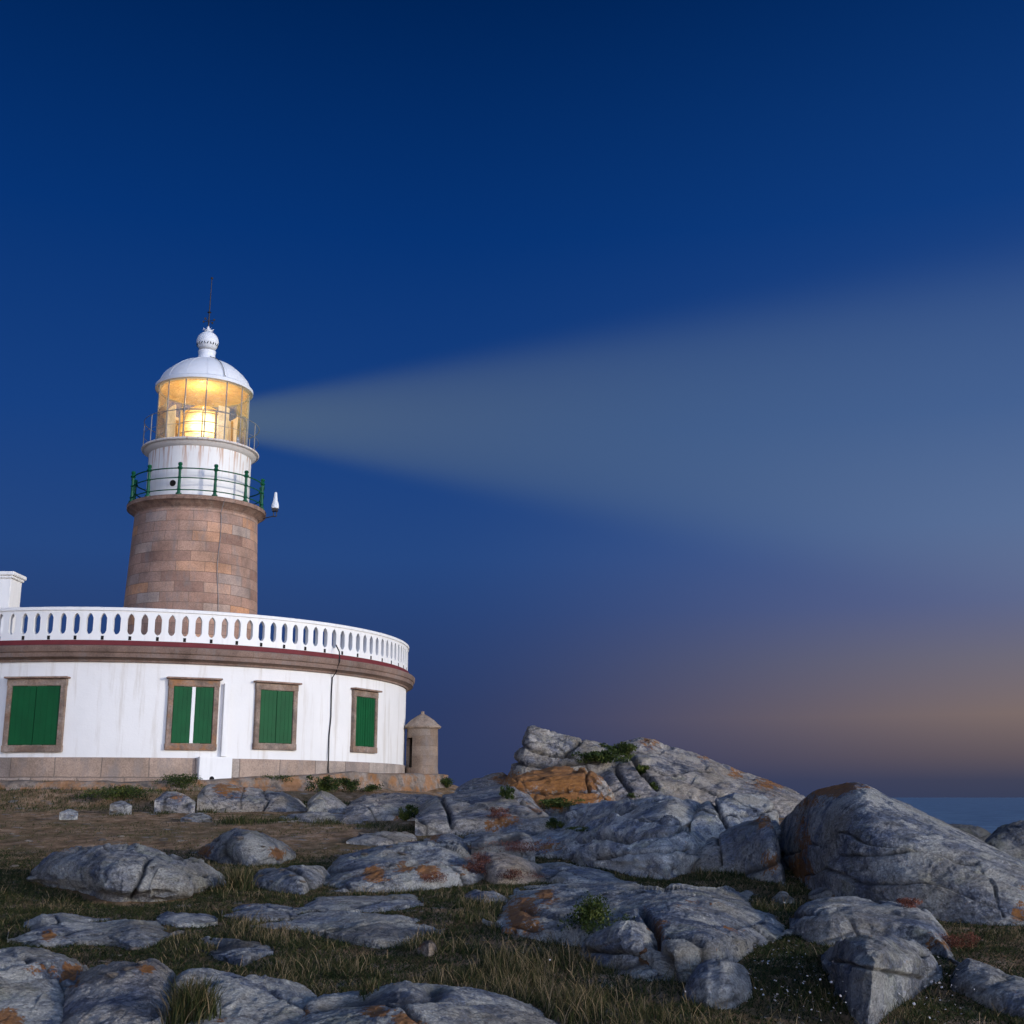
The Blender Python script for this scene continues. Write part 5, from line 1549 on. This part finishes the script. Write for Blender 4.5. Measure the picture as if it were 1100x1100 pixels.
w = bpy.data.worlds.new('World'); scene.world = w; w.use_nodes = True
t = w.node_tree; t.nodes.clear()
class WN(NT):
    def __init__(self, tree): self.t = tree; self.out = tree.nodes.new('ShaderNodeOutputWorld')
wn = WN(t)
def lin(*c): return tuple(((q / 255 + .055) / 1.055) ** 2.4 if q > 10 else q / 255 / 12.92 for q in c)
dirv = wn.n('TexCoord').outputs['Generated']
s = wn.n('SeparateXYZ'); wn.l(dirv, s.inputs[0])
el = wn.math('MULTIPLY', wn.math('ARCSINE', s.outputs[2]), 180 / math.pi / 90)
az = wn.math('MULTIPLY', wn.math('ARCTAN2', s.outputs[0], s.outputs[1]), 180 / math.pi)
def sky(stops): return wn.ramp(el, [(max(0, a) / 90, lin(*c)) for a, c in stops], 'EASE' if False else 'LINEAR')
LFT = sky([(0, (46, 58, 94)), (4, (42, 59, 102)), (7, (40, 64, 114)), (11, (37, 71, 129)), (17, (23, 64, 129)), (26, (6, 51, 116)), (36, (0, 36, 88)), (55, (0, 26, 70)), (90, (0, 20, 58))])
RGT = sky([(0, (58, 64, 88)), (.7, (66, 68, 88)), (1.7, (98, 87, 92)), (3.5, (128, 111, 106)), (6, (113, 109, 122)), (8.5, (92, 102, 140)), (12, (76, 99, 148)), (17, (46, 80, 141)), (26, (16, 60, 126)), (36, (3, 42, 98)), (55, (0, 30, 80)), (90, (0, 20, 58))])
mr = wn.n('MapRange', interpolation_type='SMOOTHSTEP'); wn.l(az, mr.inputs[0]); mr.inputs[1].default_value = -6; mr.inputs[2].default_value = 29
base = wn.mix(mr.outputs[0], LFT, RGT)
# unseen sky glow added behind the camera to fill the front faces
dt = wn.n('VectorMath', operation='DOT_PRODUCT'); wn.l(dirv, dt.inputs[0]); dt.inputs[1].default_value = (math.sin(R(150)), math.cos(R(150)), .0)
gm = wn.n('MapRange', interpolation_type='SMOOTHSTEP'); wn.l(dt.outputs['Value'], gm.inputs[0]); gm.inputs[1].default_value = .05; gm.inputs[2].default_value = 1.0
ge = wn.math('POWER', 2.718, wn.math('MULTIPLY', el, -90 / 22.0))
glow = wn.math('MULTIPLY', wn.math('MULTIPLY', gm.outputs[0], ge), GLOW)
gcol = wn.mix(wn.math('MINIMUM', wn.math('MULTIPLY', el, 4.5), 1.0), (1.0, .86, .74), (.32, .54, 1.0))
bg = wn.n('Background'); wn.l(base, bg.inputs[0]); bg.inputs[1].default_value = 1.0
bg2 = wn.n('Background'); wn.l(gcol, bg2.inputs[0]); wn.l(glow, bg2.inputs[1])
ad = wn.n('AddShader'); wn.l(bg.outputs[0], ad.inputs[0]); wn.l(bg2.outputs[0], ad.inputs[1])
wn.l(ad.outputs[0], wn.out.inputs[0])

scene.view_settings.view_transform = 'Standard'
scene.view_settings.look = 'None'
scene.view_settings.exposure = 0
scene.view_settings.gamma = 1
scene.render.engine = 'CYCLES'
scene.cycles.use_denoising = True
scene.cycles.max_bounces = 6
scene.cycles.transparent_max_bounces = 12
scene.cycles.volume_step_rate = 1.0
scene.cycles.sample_clamp_indirect = 4
